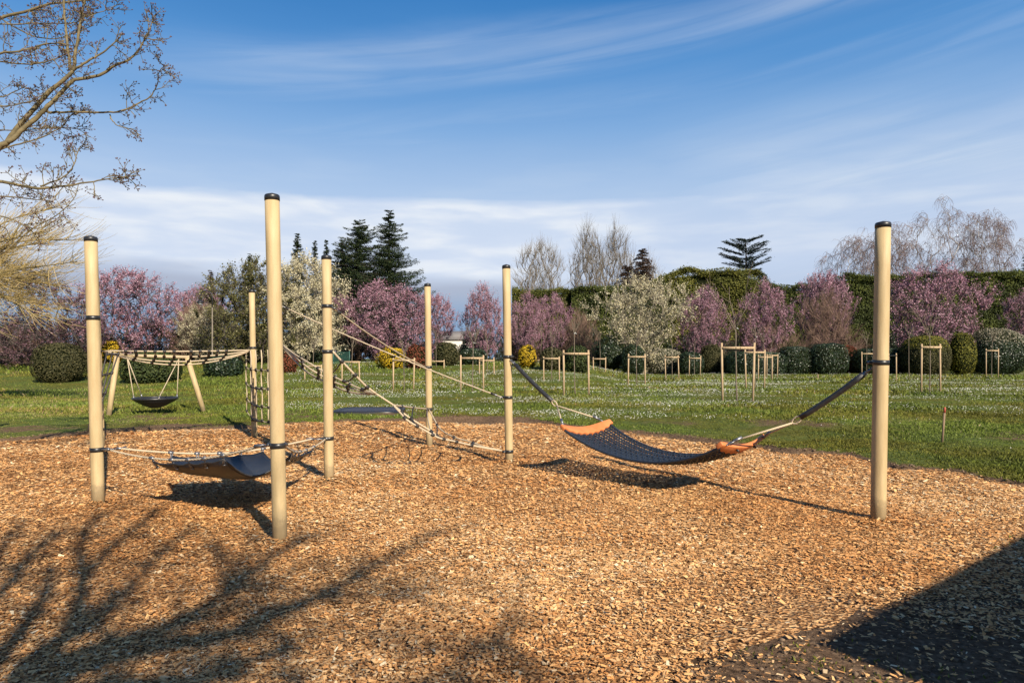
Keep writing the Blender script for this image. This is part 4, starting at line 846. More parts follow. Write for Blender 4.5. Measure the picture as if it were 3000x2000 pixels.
# birches with hanging twigs
def birch(seed, H, W, xc, ytop, Zd, label, lean=0.0):
    rng = np.random.default_rng(seed); pts = crown_pts(rng, 420, H, W, P_TALL if seed % 2 else P_VASE, None, 0.3, 0.45, 0.3); tl = trunk_line(rng, 0.35*H, 6, 0.05)
    A, par = grow(rng, pts, tl, up=0.8); rad, tip = radii(par, 0.2, 0.5, rmin=0.018); mb = MB(); i = np.nonzero(par >= 0)[0]; prisms(mb, A[par[i]], A[i], np.minimum(rad[par[i]], rad[i]*1.5), rad[i], 4)
    mt = MB(); n = 2600; idx = rng.choice(np.nonzero(tip | (rng.random(len(A)) < 0.4))[0], n); idx = idx[A[idx, 2] > 0.45*H]; n = len(idx); a_ = A[idx]; d = nrm(np.concatenate([a_[:, :2]*0.25, np.zeros((n, 1))], 1)+rng.normal(size=(n, 3))*0.5+[0, 0, 0.2])
    for k in range(4):
        b_ = a_+d*(0.25+0.25*rng.random((n, 1))); prisms(mt, a_, b_, 0.012, 0.010, 3); a_ = b_; d = nrm(d*0.6+[0, 0, -0.55]+rng.normal(size=(n, 3))*0.15)
    c = spot(xc, Zd); rt = tag(empty('birch_tree', c), label, 'tree', 'leafless birches behind the hedge'); 
    o1 = mb.build('trunk_and_branches', MT['bark_birch'], rt, smooth=False); o2 = mt.build('hanging_twigs', MT['twig_birch'], rt, smooth=False)
    s = htop(ytop, Zd, c[2])/H; 
    for q in (o1, o2): q.scale = (1, 1, s)
birch(7, 20, 12.5, 2765, 578, 95, 'tallest leafless birch above the biggest plum tree')
birch(8, 17, 10.5, 2600, 655, 97, 'leafless birch showing behind the top of the far right post')
birch(10, 16, 8.5, 2500, 690, 98, 'lowest leafless birch, left of the far right post')
birch(12, 18, 8, 2890, 610, 96, 'leaning leafless birch with drooping twigs at far right')
# conifers
def conifer(seed, xc, ytop, half_px, Zd, label, mat='conifer', bare=0.1, dens=1.0, droop=0.25, pw=0.85, group='dark conifers', whorl=0.42):
    rng = np.random.default_rng(seed); c = spot(xc, Zd); H = htop(ytop, Zd, c[2]); Wm = half_px/2000*Zd; rt = tag(empty('fir_tree', c), label, 'tree', group); tr = MB(); tube(tr, [[0, 0, -.1], [0, 0, H*0.5], [0, 0, H*0.98]], [H*0.018, H*0.012, 0.02], 7); tr.build('trunk', MT['bark_dark'], rt)
    P = []; br = MB(); z = H*bare; lv = rng.random(4); Wm *= 1.45; fcap = 0.66
    while z < H*0.985:
        f = 1-(z-H*bare)/(H*(1-bare)); R_ = Wm*(min(f, fcap)**pw)*(0.8+0.3*rng.random()); nb = max(4, int(9*f+4))
        for k in range(nb):
            th = (k+rng.random())*2*math.pi/nb; ln = R_*(0.45+0.65*rng.random())+0.15; zj = (rng.random()-0.5)*whorl*1.6; q = int(ln*20*dens)+5; t = np.linspace(0.05, 1, q)
            zz = z+zj+ln*(-droop*t+droop*1.25*t**2.2)+0.1*f; x = np.cos(th)*ln*t; y = np.sin(th)*ln*t; base_ = np.stack([x, y, zz], -1)
            br.add(np.zeros((0, 3))); prisms(br, base_[:1], base_[-1:], 0.05*f+0.01, 0.008, 3)
            sp_ = (0.09+0.28*ln*t*(1.15-t))[:, None]
            for _ in range(3): P.append(base_+np.stack([-np.sin(th)*rng.normal(size=q), np.cos(th)*rng.normal(size=q), rng.normal(size=q)*0.25-0.15], -1)*sp_)
        z += whorl*(0.75+0.5*rng.random())*(0.6+0.5*f)
    P = np.concatenate(P); n = len(P); lf = MB(); quads(lf, P, 0.22*(0.5+rng.random(n)), 0.09*(0.6+rng.random(n)), rng, np.tile([0, 0, 1.], (n, 1)), 0.8); br.build('branches', MT['bark_dark'], rt, smooth=False); lf.build('needles', MT[mat], rt, smooth=False)
conifer(1, 1140, 612, 134, 88, 'tallest dark fir, right one of the big pair', dens=1.0, pw=0.8)
conifer(2, 1052, 640, 116, 90, 'broad dark fir, left one of the big pair', dens=1.1, pw=0.6)
conifer(3, 1004, 705, 76, 93, 'lower dark fir at the left foot of the big pair', pw=0.6)
conifer(4, 871, 680, 42, 96, 'small pointed fir immediately right of the front post', droop=0.1)
conifer(5, 922, 702, 28, 97, 'small pointed fir, middle one of three above the white tree', droop=0.1)
conifer(6, 956, 703, 28, 97, 'small pointed fir, right one of three above the white tree', droop=0.1)
conifer(7, 731, 742, 34, 98, 'dark fir tip left of the front post', droop=0.1)
conifer(8, 1882, 728, 62, 95, 'dark brown cypress among the bare trees', 'browncon', pw=0.5, droop=-0.4)
conifer(9, 1838, 770, 52, 95, 'low brown cypress left of the dark brown one', 'browncon', pw=0.5, droop=-0.4)
conifer(11, 3006, 742, 34, 96, 'fir tip cut by the right picture edge', droop=0.1)
conifer(12, 618, 795, 22, 95, 'distant brown poplar spire above the street lamp', 'browncon', pw=0.6, droop=-0.6)
conifer(13, 545, 850, 12, 110, 'tiny distant brown spire in the gap of sky', 'browncon', pw=0.6, droop=-0.6)
# cedar with flat tiers
rng = np.random.default_rng(77); c = spot(2185, 95); H = htop(692, 95, 0); rt = tag(empty('cedar_tree', c), 'blue green cedar top with flat spreading tiers above the hedge', 'tree'); tr = MB(); tube(tr, [[0, 0, 0], [0.1, 0, H*0.6], [0, 0, H*0.97]], [0.35, 0.2, 0.05], 7); lf = MB(); br = MB()
for zf, ln, k0 in ((0.50, 4.2, 1), (0.56, 3.3, 0), (0.62, 4.4, 1), (0.68, 2.6, 0), (0.74, 2.4, 0), (0.80, 2.8, 0), (0.85, 3.1, 0), (0.90, 3.2, 0), (0.945, 2.9, 0), (0.985, 2.0, 0)):
    for k in range(12):
        th = rng.random()*6.283; L_ = 1.2*ln*(0.4+0.65*rng.random())
        if k0 and abs(th-0.15) > 0.9 and th < 5.7: L_ *= 0.6
        q = int(L_*22); t = np.linspace(0.15, 1, q); rise = 0.34+0.3*rng.random() if zf > 0.7 else -0.05; z0 = zf*H-L_*rise*0.6
        b_ = np.stack([np.cos(th)*L_*t, np.sin(th)*L_*t, z0+L_*rise*t-0.25*t*t], -1); prisms(br, b_[:-1], b_[1:], 0.03, 0.025, 3)
        s = (0.14+0.5*t*(1.2-t))[:, None]
        for _ in range(3):
            P = b_+np.stack([-np.sin(th)*rng.normal(size=q), np.cos(th)*rng.normal(size=q), np.abs(rng.normal(size=q))*0.22], -1)*s; quads(lf, P, 0.30, 0.11, rng, np.tile([0, 0, 1.], (q, 1)), 0.5)
tr.build('trunk', MT['bark_dark'], rt); br.build('branches', MT['bark_dark'], rt, smooth=False); lf.build('needles', MT['cedar'], rt, smooth=False)
# tall hedges
def hedge(x0, x1, tops, Zd, th, mat, label, seed, dens=130, ls=0.19, name='tall_hedge'):
    rng = np.random.default_rng(seed); A = spot(x0, Zd); B = spot(x1, Zd); W = B[0]-A[0]; nz_ = SinNoise(seed, 0.9, 4); nz2 = SinNoise(seed+1, 1.2, 4)
    txs = [((p[0]-1500)/2000*Zd-A[0]) for p in tops]; ths = [1.6-(p[1]-1050)/2000*Zd for p in tops]
    rt = tag(empty(name, A), label, 'hedge', 'tall evergreen hedges behind the trees')
    def topz(x): return np.interp(x, txs, ths)
    nX = max(8, int(W/0.9)); xs = np.linspace(0, W, nX); V = []; Q = []
    sec = [(0, 0), (0, 0.5), (0, 0.93), (0.5, 1), (1, 0.93), (1, 0)]
    for x in xs:
        for yy, zz in sec: V.append((x, 0.9+yy*(th-1.2)+0.3*float(nz_(x, zz*7)), zz*(topz(x)-0.55)))
    k = len(sec); i = np.arange(nX-1)[:, None]*k; j = np.arange(k-1)[None, :]; cb = MB(); cb.add(V, np.stack([i+j, i+k+j, i+k+j+1, i+j+1], -1).reshape(-1, 4)); e0_ = [[0, 1, 2, 3]], [[(nX-1)*k+q for q in (3, 2, 1, 0)]]; cb.add(np.zeros((0, 3))); cb.build('light_blocker', MT['core'], rt)
    hm = float(np.mean(ths)); n1_ = int(W*hm*dens); lf = MB(); x = rng.random(n1_)*W; zf = rng.random(n1_); z = zf*topz(x)
    y = 0.45+0.55*nz_(x, z)*0.55-rng.random(n1_)*0.25+0.6*zf**6; quads(lf, np.stack([x, y, z], -1), ls*(0.6+0.8*rng.random(n1_)), ls*(0.5+0.6*rng.random(n1_)), rng, np.tile([0, -0.6, 0.7], (n1_, 1)), 0.85, np.clip(rng.random(n1_)*0.75+0.22*nz2(x, z)*0.5+0.15, 0, 1))
    n2_ = int(W*th*dens*1.3); x = rng.random(n2_)*W; y = 0.2+rng.random(n2_)**1.8*th; z = topz(x)+0.42*nz_(x*0.9, y*0.9)-0.30+rng.normal(size=n2_)*0.17-0.3*(np.abs(y/th-0.5)*2)**4
    quads(lf, np.stack([x, y, z], -1), ls*(0.6+0.8*rng.random(n2_)), ls*(0.5+0.6*rng.random(n2_)), rng, np.tile([0, -0.2, 1.0], (n2_, 1)), 0.7); lf.build('foliage', MT[mat], rt, smooth=False)
hedge(1500, 1700, [(1500, 872), (1600, 874), (1700, 868)], 86, 4, 'hedge_olive', 'lowest olive green hedge section right of the middle post', 1)
hedge(1675, 1960, [(1675, 868), (1800, 860), (1930, 856), (1960, 850)], 85, 4, 'hedge', 'dark green hedge section behind the creamy white flowering tree', 2)
hedge(1915, 2262, [(1915, 822), (1950, 798), (2040, 788), (2140, 780), (2200, 786), (2245, 805), (2262, 830)], 87, 5, 'hedge_olive', 'highest olive green hedge section below the cedar', 3)
hedge(2245, 2500, [(2245, 825), (2350, 832), (2500, 822)], 88, 4, 'hedge', 'hedge section behind the thin flowering plum', 4)
hedge(2480, 2680, [(2480, 803), (2580, 800), (2680, 808)], 86, 4, 'hedge', 'hedge section behind the far right post', 5)
hedge(2660, 3120, [(2660, 806), (2800, 800), (2900, 795), (3000, 790), (3120, 795)], 88, 5, 'hedge', 'long dark green hedge at the right picture edge', 6)
# clipped bushes
def bush(x0, x1, ytop, ybase, mat, label, seed, p=2.6, name='clipped_bush', Zd=None, ls=0.11, dens=170, topmat=None, group='clipped bushes along the lawn', cat='bush', loose=0.03):
    rng = np.random.default_rng(seed); xc = (x0+x1)/2
    if Zd is None:
        for Zd in np.arange(30, 72, 0.25):
            g_ = float(gz0((xc-1500)/2000*Zd, Zd))
            if 1050+(1.6-g_)/Zd*2000 <= ybase: break
    c = spot(xc, Zd); W = span(x0, x1, Zd)/2; H = htop(ytop, Zd, c[2]); rt = tag(empty(name, c), label, cat, group)
    def surf(d, k=1.0):      # superellipsoid
        q = (np.abs(d[:, 0])**p+np.abs(d[:, 1])**p+np.abs(d[:, 2])**p)**(-1/p); r_ = d*q[:, None]*np.reshape(k, (-1, 1)); return np.stack([r_[:, 0]*W, r_[:, 1]*W, H*0.47+r_[:, 2]*H*0.53], -1)
    n = int((W*W*12+W*H*10)*dens/2.2)+300; d = nrm(rng.normal(size=(n, 3))); nz_ = SinNoise(seed, 3.0, 3); k = 1+loose*nz_(d[:, 0]*2+d[:, 2], d[:, 1]*2+d[:, 2]*1.3)-rng.random(n)*0.06
    P = surf(d, k); P = P[P[:, 2] > -0.05]; n = len(P); d = nrm(P-[0, 0, H*0.45]); v = rng.random(n)
    lf = MB(); top = d[:, 2] > 0.42+rng.normal(size=n)*0.12 if topmat else np.zeros(n, bool); s = ~top
    quads(lf, P[s], ls*(0.6+0.8*rng.random(s.sum())), ls*(0.5+0.6*rng.random(s.sum())), rng, d[s], 0.65, v[s]); lf.build('foliage', MT[mat], rt, smooth=False)
    if topmat: lt = MB(); quads(lt, P[top], ls*(0.6+0.8*rng.random(top.sum())), ls*(0.5+0.6*rng.random(top.sum())), rng, d[top], 0.65, v[top]); lt.build('blossom_top', MT[topmat], rt, smooth=False)
    u = np.linspace(-math.pi/2, math.pi/2, 9); th = np.arange(16)*math.pi/8; dd = np.stack([np.cos(u)[:, None]*np.cos(th), np.cos(u)[:, None]*np.sin(th), np.broadcast_to(np.sin(u)[:, None], (9, 16))], -1).reshape(-1, 3)
    cb = MB(); V = surf(nrm(dd), 0.90); V[:, 2] = np.maximum(V[:, 2], -0.05); i = np.arange(8)[:, None]*16; j = np.arange(16)[None, :]; cb.add(V, np.stack([i+j, i+(j+1) % 16, i+16+(j+1) % 16, i+16+j], -1).reshape(-1, 4)); cb.build('light_blocker', MT['core'], rt)
bush(108, 242, 1004, 1121, 'busho', 'big round dark olive bush in the lawn at far left', 1, dens=300, ls=0.085)
bush(368, 520, 1030, 1121, 'bushg', 'low wide variegated bush under the rope bridge, behind the basket seat', 2, p=3, dens=200)
bush(604, 708, 1040, 1104, 'bushd', 'low dark glossy bush near the far bridge post', 3)
bush(822, 870, 1030, 1094, 'redleaf', 'dark red leaved bush just right of the front post', 4, loose=0.07)
bush(296, 362, 998, 1066, 'yellow', 'yellow forsythia bush just right of the left post', 5, loose=0.12, ls=0.12, p=2)
bush(1106, 1188, 1018, 1080, 'yellow', 'wide yellow forsythia bush below the bright pink plum tree', 6, loose=0.12, p=2.2)
bush(1190, 1250, 1010, 1080, 'redleaf', 'red tipped bush left of the slim far post', 7, loose=0.08)
bush(1272, 1345, 1003, 1072, 'busho', 'olive green bush right of the slim far post', 8, loose=0.05)
bush(1345, 1425, 1020, 1068, 'bushd', 'low dark green bush left of the middle post', 9, loose=0.06)
bush(1519, 1572, 1010, 1079, 'yellow', 'bright yellow forsythia ball right of the middle post', 10, loose=0.07, p=2.2)
bush(1582, 1652, 1018, 1085, 'busho', 'olive round bush right of the yellow forsythia ball', 11)
bush(1655, 1728, 1012, 1092, 'bushg', 'dark green round bush behind the frame right of the middle post', 12)
bush(1740, 1830, 985, 1084, 'bushd', 'dark glossy holly bush with a loose outline', 13, loose=0.12, p=2.2)
bush(1885, 1998, 1020, 1093, 'bushw', 'round pale flowering bush in the middle of the bush row', 14, dens=220)
bush(2050, 2118, 1008, 1094, 'busho', 'olive clipped bush behind the small distant frame', 15)
bush(2280, 2375, 1015, 1096, 'bushd', 'dark green clipped block, left one of two joined', 16, p=4)
bush(2372, 2474, 1006, 1096, 'bushd', 'dark green clipped block, right one of two joined', 17, p=4)
bush(2455, 2512, 1012, 1082, 'brown_twigleaf' if 'brown_twigleaf' in MT else 'redleaf', 'reddish brown rounded bush beside the two dark blocks', 18)
bush(2646, 2772, 983, 1097, 'busho', 'olive round bush with a yellow flowering top', 19, topmat='yelgreen', dens=220)
bush(2784, 2852, 974, 1060, 'yelgreen', 'yellow green bush between the two big round bushes', 20, Zd=66)
bush(2838, 2990, 962, 1097, 'bushd', 'big round bush with white flowers on its top and left', 21, topmat='bushw', dens=220)
bush(1985, 2060, 1030, 1094, 'bushd', 'low dark bush between the pale flowering and the olive one', 22, Zd=68)
bush(2120, 2290, 1030, 1094, 'bushd', 'dark low undergrowth block behind the largest frame', 23, Zd=69, p=4)
bush(2500, 2650, 1020, 1094, 'bushd', 'dark low bush behind the foot of the far right post', 24, Zd=70, p=4)
bush(1820, 1890, 1010, 1090, 'bushd', 'dark green bush left of the pale flowering bush', 25, Zd=66)
bush(-70, 60, 1000, 1085, 'bushd', 'dark low bush at the left picture edge', 26, Zd=56)
bush(880, 1010, 1010, 1085, 'bushd', 'dark undergrowth below the creamy white flowering tree', 27, Zd=60, p=3)
bush(690, 830, 1000, 1085, 'busho', 'olive undergrowth below the large olive green tree', 28, Zd=60, p=3)
bush(500, 620, 960, 1080, 'bushw', 'pale loose shrub behind the rope bridge', 29, Zd=64, p=2.2, loose=0.12, dens=60)
# brown thickets of bare twigs
BR = tree_proto('thicket', 140, 5, 6, P_DOME, 260, 2600, 1.2, 0, 0.1, 0.1, 'brown_twig', None, 0.1, multi=5, rmin=0.016, twr=0.014, up=0.5, z0=0.05)
for x0, x1, yt, Zd, rot, lab in ((500, 640, 900, 62, 0, 'reddish brown bare thicket behind the basket swing post'), (2330, 2510, 880, 62, 1, 'brown bare thicket below the thin flowering plum'), (2140, 2330, 960, 61, 2, 'brown twiggy thicket behind the largest frame'), (20, 140, 930, 54, 3, 'bare brown thicket at far left below the golden shoots'), (1640, 1760, 930, 66, 4, 'bare thicket in the dark hedge gap behind the planted frames')):
    tree_at(BR, 5, 6, 'bare_thicket', x0, x1, yt, Zd, rot, lab, 'shrub', 'bare brown thickets')
FB = tree_proto('fill', 150, 4, 9, P_DOME, 300, 3800, 1.0, 15000, 0.12, 0.08, 'brown_twig', 'browncon', 0.08, multi=5, rmin=0.014, twr=0.014, up=0.3, z0=0.0, leafname='foliage')
FG = tree_proto('fillg', 151, 4, 9, P_DOME, 300, 2600, 1.0, 22000, 0.12, 0.08, 'bark_dark', 'bushd', 0.08, multi=5, rmin=0.014, twr=0.012, up=0.3, z0=0.0, leafname='foliage')
for j, (pr_, x0, x1, yt, Zd, lab) in enumerate(((FG, -90, 120, 960, 60, 'dark undergrowth at the far left edge behind the dark plum'), (FB, 90, 280, 950, 62, 'brown undergrowth behind the big round olive bush'), (FG, 240, 400, 985, 63, 'dark green undergrowth under the wide pink plum'), (FB, 370, 530, 955, 64, 'brown undergrowth between the wide pink plum and the street lamp'),
   (FB, 500, 690, 905, 68, 'tall reddish brown thicket around the street lamp'), (FG, 660, 860, 960, 62, 'dark undergrowth beneath the big olive green tree'), (FG, 820, 1020, 965, 63, 'dark undergrowth beneath the creamy white tree'), (FB, 960, 1120, 975, 64, 'brown undergrowth left under the bright pink plum'), (FG, 1080, 1250, 985, 65, 'dark undergrowth right under the bright pink plum'),
   (FG, 1235, 1320, 1005, 66, 'low dark shrubs left of the gap with the pale building'), (FG, 1340, 1480, 985, 66, 'dark shrubs under the upright pink plum'), (FB, 1450, 1600, 965, 66, 'brown shrubs under the plum at the middle post'), (FG, 1590, 1770, 960, 70, 'dark undergrowth before the lowest hedge section'), (FG, 1960, 2160, 985, 70, 'dark undergrowth below the round pink plum'), (FG, 2560, 2720, 975, 70, 'dark undergrowth below the biggest pink plum'))):
    tree_at(pr_, 4, 9, 'undergrowth_shrub', x0, x1, yt, Zd, j*1.3, lab, 'shrub', 'undergrowth shrubs below the trees')
# far pale building seen through the gap
c = spot(1325, 130); c[2] = 0; rt = tag(empty('far_building', c), 'tiny pale building seen in the gap between pink plum trees', 'building'); mb = MB(); box(mb, (-3.0, 0, 0), (4.5, 8, 5.2)); mb.build('wall', MT['wall'], rt, smooth=False)
mb = MB(); mb.add([(-3.4, -.4, 5.2), (4.9, -.4, 5.2), (4.9, 8.4, 5.2), (-3.4, 8.4, 5.2), (-3.4, 4, 7.0), (4.9, 4, 7.0)], [[0, 1, 5, 4], [2, 3, 4, 5], [0, 3, 2, 1]], [[0, 4, 3], [1, 2, 5]]); mb.build('roof', MT['slate'], rt, smooth=False)
for x in (-1.9, -0.1, 1.7, 3.3):
    mb = MB(); box(mb, (x, -0.03, 3.1), (x+0.8, 0.05, 4.3)); mb.build('window', MT['glass'], rt, smooth=False)
# green wire fence
c = spot(1000, 52); rt = tag(empty('wire_fence', c), 'short green wire fence below the trees right of the banded post', 'fence'); mb = MB()
for k in range(25): prisms(mb, [[-0.6+k*0.05, 0, 0]], [[-0.6+k*0.05, 0, 1.1]], 0.008, 0.008, 4)
for k in range(12): prisms(mb, [[-0.6, 0.01, 0.05+k*0.095]], [[0.6, 0.01, 0.05+k*0.095]], 0.008, 0.008, 4)
mb.build('wire_mesh', MT['fence'], rt, smooth=False)
for x in (-0.62, 0.62): mb = MB(); tube(mb, [[x, 0, 0], [x, 0, 1.2]], 0.03, 8); mb.build('fence_post', MT['fence'], rt)
# street lamp with a shepherd's crook
c = spot(622, 47); H = htop(850, 47, c[2]); rt = tag(empty('street_lamp', c), 'street lamp with a curled hook above the thickets behind the rope bridge', 'street lamp'); mb = MB(); tube(mb, [[0, 0, 0], [0, 0, 1.0], [0, 0, H-1.2]], [0.07, 0.05, 0.04], 10); mb.build('pole', MT['bark_grey'], rt)
mb = MB(); an = np.linspace(0, math.pi, 12); tube(mb, np.concatenate([[[0, 0, H-1.25]], np.stack([-0.42+0.42*np.cos(an), 0*an, H-0.45+0.42*np.sin(an)], -1), [[-0.84, 0, H-0.6]]]), 0.035, 8); mb.build('hooked_arm', MT['lampmetal'], rt)
mb = MB(); lathe(mb, [(0.0, 0.22), (0.08, 0.2), (0.2, 0.05), (0.24, 0.0), (0.20, -0.02), (0, -0.02)], 14, (-0.84, 0, H-0.85)); ls_ = mb.build('lamp_shade', MT['lampmetal'], rt); mb = MB(); lathe(mb, [(0.0, -0.16), (0.1, -0.14), (0.15, -0.02), (0.0, -0.018)], 12, (-0.84, 0, H-0.85)); mb.build('lamp_glass', MT['lampglass'], rt)

# golden shoots of the willow at far left
rng = np.random.default_rng(31); Zw = 24.0; base = spot(-170, Zw); rt = tag(empty('golden_willow', base), 'bare tree with golden arching shoots at the left picture edge', 'tree'); tr = MB(); sh = MB()
limbs = []
for k in range(17):
    a_ = px(rng.uniform(-190, -150), 1000, Zw)-base; end = px(rng.uniform(-60, 250), rng.uniform(590, 960), Zw+rng.uniform(-2.5, 2.5))-base; mid = a_*0.5+end*0.5+[-0.35, 0, 0.9+rng.random()*0.6]
    P = catrom([[rng.uniform(-.2, .2), rng.uniform(-.3, .3), 0.0], a_+[0.1, 0, 0.8], mid, end], 5); tube(tr, P, np.linspace(0.06, 0.011, len(P)), 6, cap=False); limbs.append(P)
tr.build('trunk_and_branches', MT['bark_near'], rt)
A0 = []; D0 = []
for P in limbs:
    n = 150; k = rng.integers(5, len(P)-1, n); A0.append(P[k]+(P[k+1]-P[k])*rng.random((n, 1))); D0.append(nrm(P[k+1]-P[k]))
a_ = np.concatenate(A0); d = np.concatenate(D0); n = len(a_); d = nrm(d+rng.normal(size=(n, 3))*0.55+[0.15, 0, 0.35]); nseg = 7; ln = (0.10+0.16*rng.random((n, 1)))
hi = a_[:, 2:3] > 4.2
for k in range(nseg):
    b_ = a_+d*ln; r1 = 0.0065*(1-k/nseg)+0.003; prisms(sh, a_, b_, r1, r1*0.9, 3); a_ = b_; d = nrm(d+rng.normal(size=(n, 3))*0.10+[0.10, 0, 0]+np.where(hi, [0, 0, 0.10], [0, 0, -0.035]))
sh.build('golden_shoots', MT['willow'], rt, smooth=False)

# near bare tree, upper left
Zn = 8.2; rng = np.random.default_rng(12); base = np.array([-9.6, 8.0, 0.0]); rt = tag(empty('bare_tree', base), 'near bare tree reaching in at the upper left with dark buds', 'tree'); mb = MB(); tw = MB(); bd = MB()
tube(mb, catrom([[0, 0, -0.1], [0.1, 0, 1.6], [0.5, 0.1, 3.0], [1.4, 0.1, 4.4], [2.2, 0.1, 5.6]], 5), np.linspace(0.17, 0.06, 21), 12)
tube(mb, catrom([[0.3, 0, 2.4], [1.0, 0, 2.9], [2.0, 0.1, 3.4]], 5), np.linspace(0.1, 0.05, 11), 10)
mains = [ ([(-150, 640), (-20, 448), (20, 415), (55, 362), (130, 272), (205, 206), (214, 140), (228, 60), (240, -20)], 0.040, 0.010, 0),
 ([(205, 206), (196, 130), (186, 60), (180, -20)], 0.018, 0.010, .1), ([(22, 415), (60, 388), (112, 340), (152, 300), (205, 240), (235, 228), (290, 214), (340, 182), (380, 166), (402, 140), (420, 110), (435, 70), (445, 48)], 0.030, 0.004, -.2),
 ([(213, 204), (245, 190), (280, 174), (320, 148), (345, 126), (358, 100)], 0.015, 0.004, -.4), ([(125, 325), (150, 332), (180, 333), (260, 335), (320, 337), (370, 334), (420, 311), (455, 290), (472, 250), (482, 215), (500, 206)], 0.017, 0.003, .3),
 ([(320, 337), (330, 356), (345, 371), (372, 378), (398, 386)], 0.008, 0.003, .3), ([(-150, 130), (-20, 62), (50, 38), (130, 16), (200, 8), (320, -6)], 0.022, 0.010, .5),
 ([(-100, 72), (0, 70), (90, 70), (180, 70), (240, 66)], 0.010, 0.006, .8), ([(-100, 190), (0, 160), (60, 156), (130, 140), (175, 134), (205, 140)], 0.014, 0.006, -.6), ([(-80, 175), (0, 180), (60, 186), (130, 180), (176, 164), (200, 150)], 0.011, 0.005, .2),
 ([(-150, 520), (-20, 528), (60, 545), (120, 549), (180, 545), (240, 535), (300, 522), (350, 517), (408, 516)], 0.020, 0.003, -.5), ([(120, 548), (175, 530), (214, 495), (234, 440), (262, 424)], 0.010, 0.003, -.6),
 ([(228, 540), (205, 590), (150, 640), (85, 672), (0, 738), (-60, 760)], 0.004, 0.012, 0.6), ([(-120, 560), (0, 575), (90, 584), (150, 590)], 0.012, 0.004, .9), ([(-60, 470), (0, 440), (70, 420), (130, 395), (170, 372), (196, 340), (240, 330)], 0.013, 0.004, .8),
 ([(-80, 300), (0, 310), (60, 300), (110, 285), (140, 262)], 0.012, 0.004, 1.2), ([(-80, 400), (0, 385), (80, 382), (150, 378), (220, 375), (262, 398)], 0.009, 0.003, 1.0), ([(-60, 260), (0, 285), (40, 270), (80, 250)], 0.010, 0.004, .5), ([(-60, 10), (60, 90), (140, 110), (215, 95), (275, 75)], 0.010, 0.004, 1.0),
 ([(230, 60), (262, 40), (300, 28), (335, 20)], 0.007, 0.003, 0.1), ([(-60, 620), (30, 640), (90, 665), (140, 660)], 0.009, 0.004, .4)]
twl = []
for pts, r0, r1, dz in mains:
    P = catrom([px(x, y, Zn+dz) for x, y in pts], 5)-base; P += np.cumsum(rng.normal(size=P.shape)*0.004, 0); tube(mb, P, np.linspace(r0, r1, len(P)), 8, cap=False)
    L_ = np.linalg.norm(P[-1]-P[0]); 
    for k in range(int(L_*9)):
        t = 0.12+0.88*rng.random()**0.8; i = min(int(t*(len(P)-1)), len(P)-2); d = nrm(P[i+1]-P[i]); dd = nrm(d*0.7+rng.normal(size=3)*[0.75, 0.6, 0.75]+[0, 0, 0.12]); twl.append((P[i], dd, (0.14+0.30*rng.random())*(1.05-0.6*t), 0.0055))
for (p, d, ln, r_) in twl:
    q = [p]; dd = d
    for k in range(5): dd = nrm(dd+rng.normal(size=3)*0.22); q.append(q[-1]+dd*ln/5)
    tube(tw, q, np.linspace(r_, 0.003, 6), 4, cap=False)
    for k in range(2, 6):
        for _ in range(rng.integers(1, 4)):
            e = nrm(dd+rng.normal(size=3)*0.85); m_ = q[k]+e*(0.03+0.07*rng.random()); tube(tw, [q[k], m_], [0.0034, 0.003], 3, cap=False)
            for _ in range(rng.integers(1, 4)):
                f = nrm(e+rng.normal(size=3)*0.7); z_ = m_+f*0.025; tube(tw, [m_, z_], 0.0018, 3, cap=False); tube(bd, [z_-f*0.004, z_+f*0.006, z_+f*0.016], [0.003, 0.0075, 0.0025], 4, cap=False)
bo = mb.build('trunk_and_branches', MT['bark_near'], rt); tw.build('twigs', MT['bark_near'], rt); bd.build('buds', MT['bud'], rt)

# bare tree behind the camera: its branch shadows lie across the chips
rng = np.random.default_rng(8); K = 1/math.tan(SUN_EL); sh_ = np.array(SH)/np.hypot(*SH)
def up3(x, y, z): gxg = (x-1500)/(y-1050)*1.6; gyg = 3200/(y-1050); return np.array([gxg-sh_[0]*K*z, gyg-sh_[1]*K*z, z])
crotch = up3(60, 2060, 4.0); base = np.array([crotch[0]+0.3, crotch[1]-0.4, 0]); rt = tag(empty('bare_tree', base), 'bare spreading tree behind the viewer that casts branch shadows on the chips', 'tree'); mb = MB()
tube(mb, np.array([base, base*0.6+crotch*0.4-[0.1, 0, 0], crotch])-base, [0.2, 0.16, 0.13], 12); allb = []
def limb(pts, r0, r1):
    P = catrom([up3(*p) for p in pts], 5)-base; tube(mb, P, np.linspace(r0*0.92, r1*1.25, len(P)), 8, cap=False); allb.append(P)
c0 = (60, 2060, 4.0)
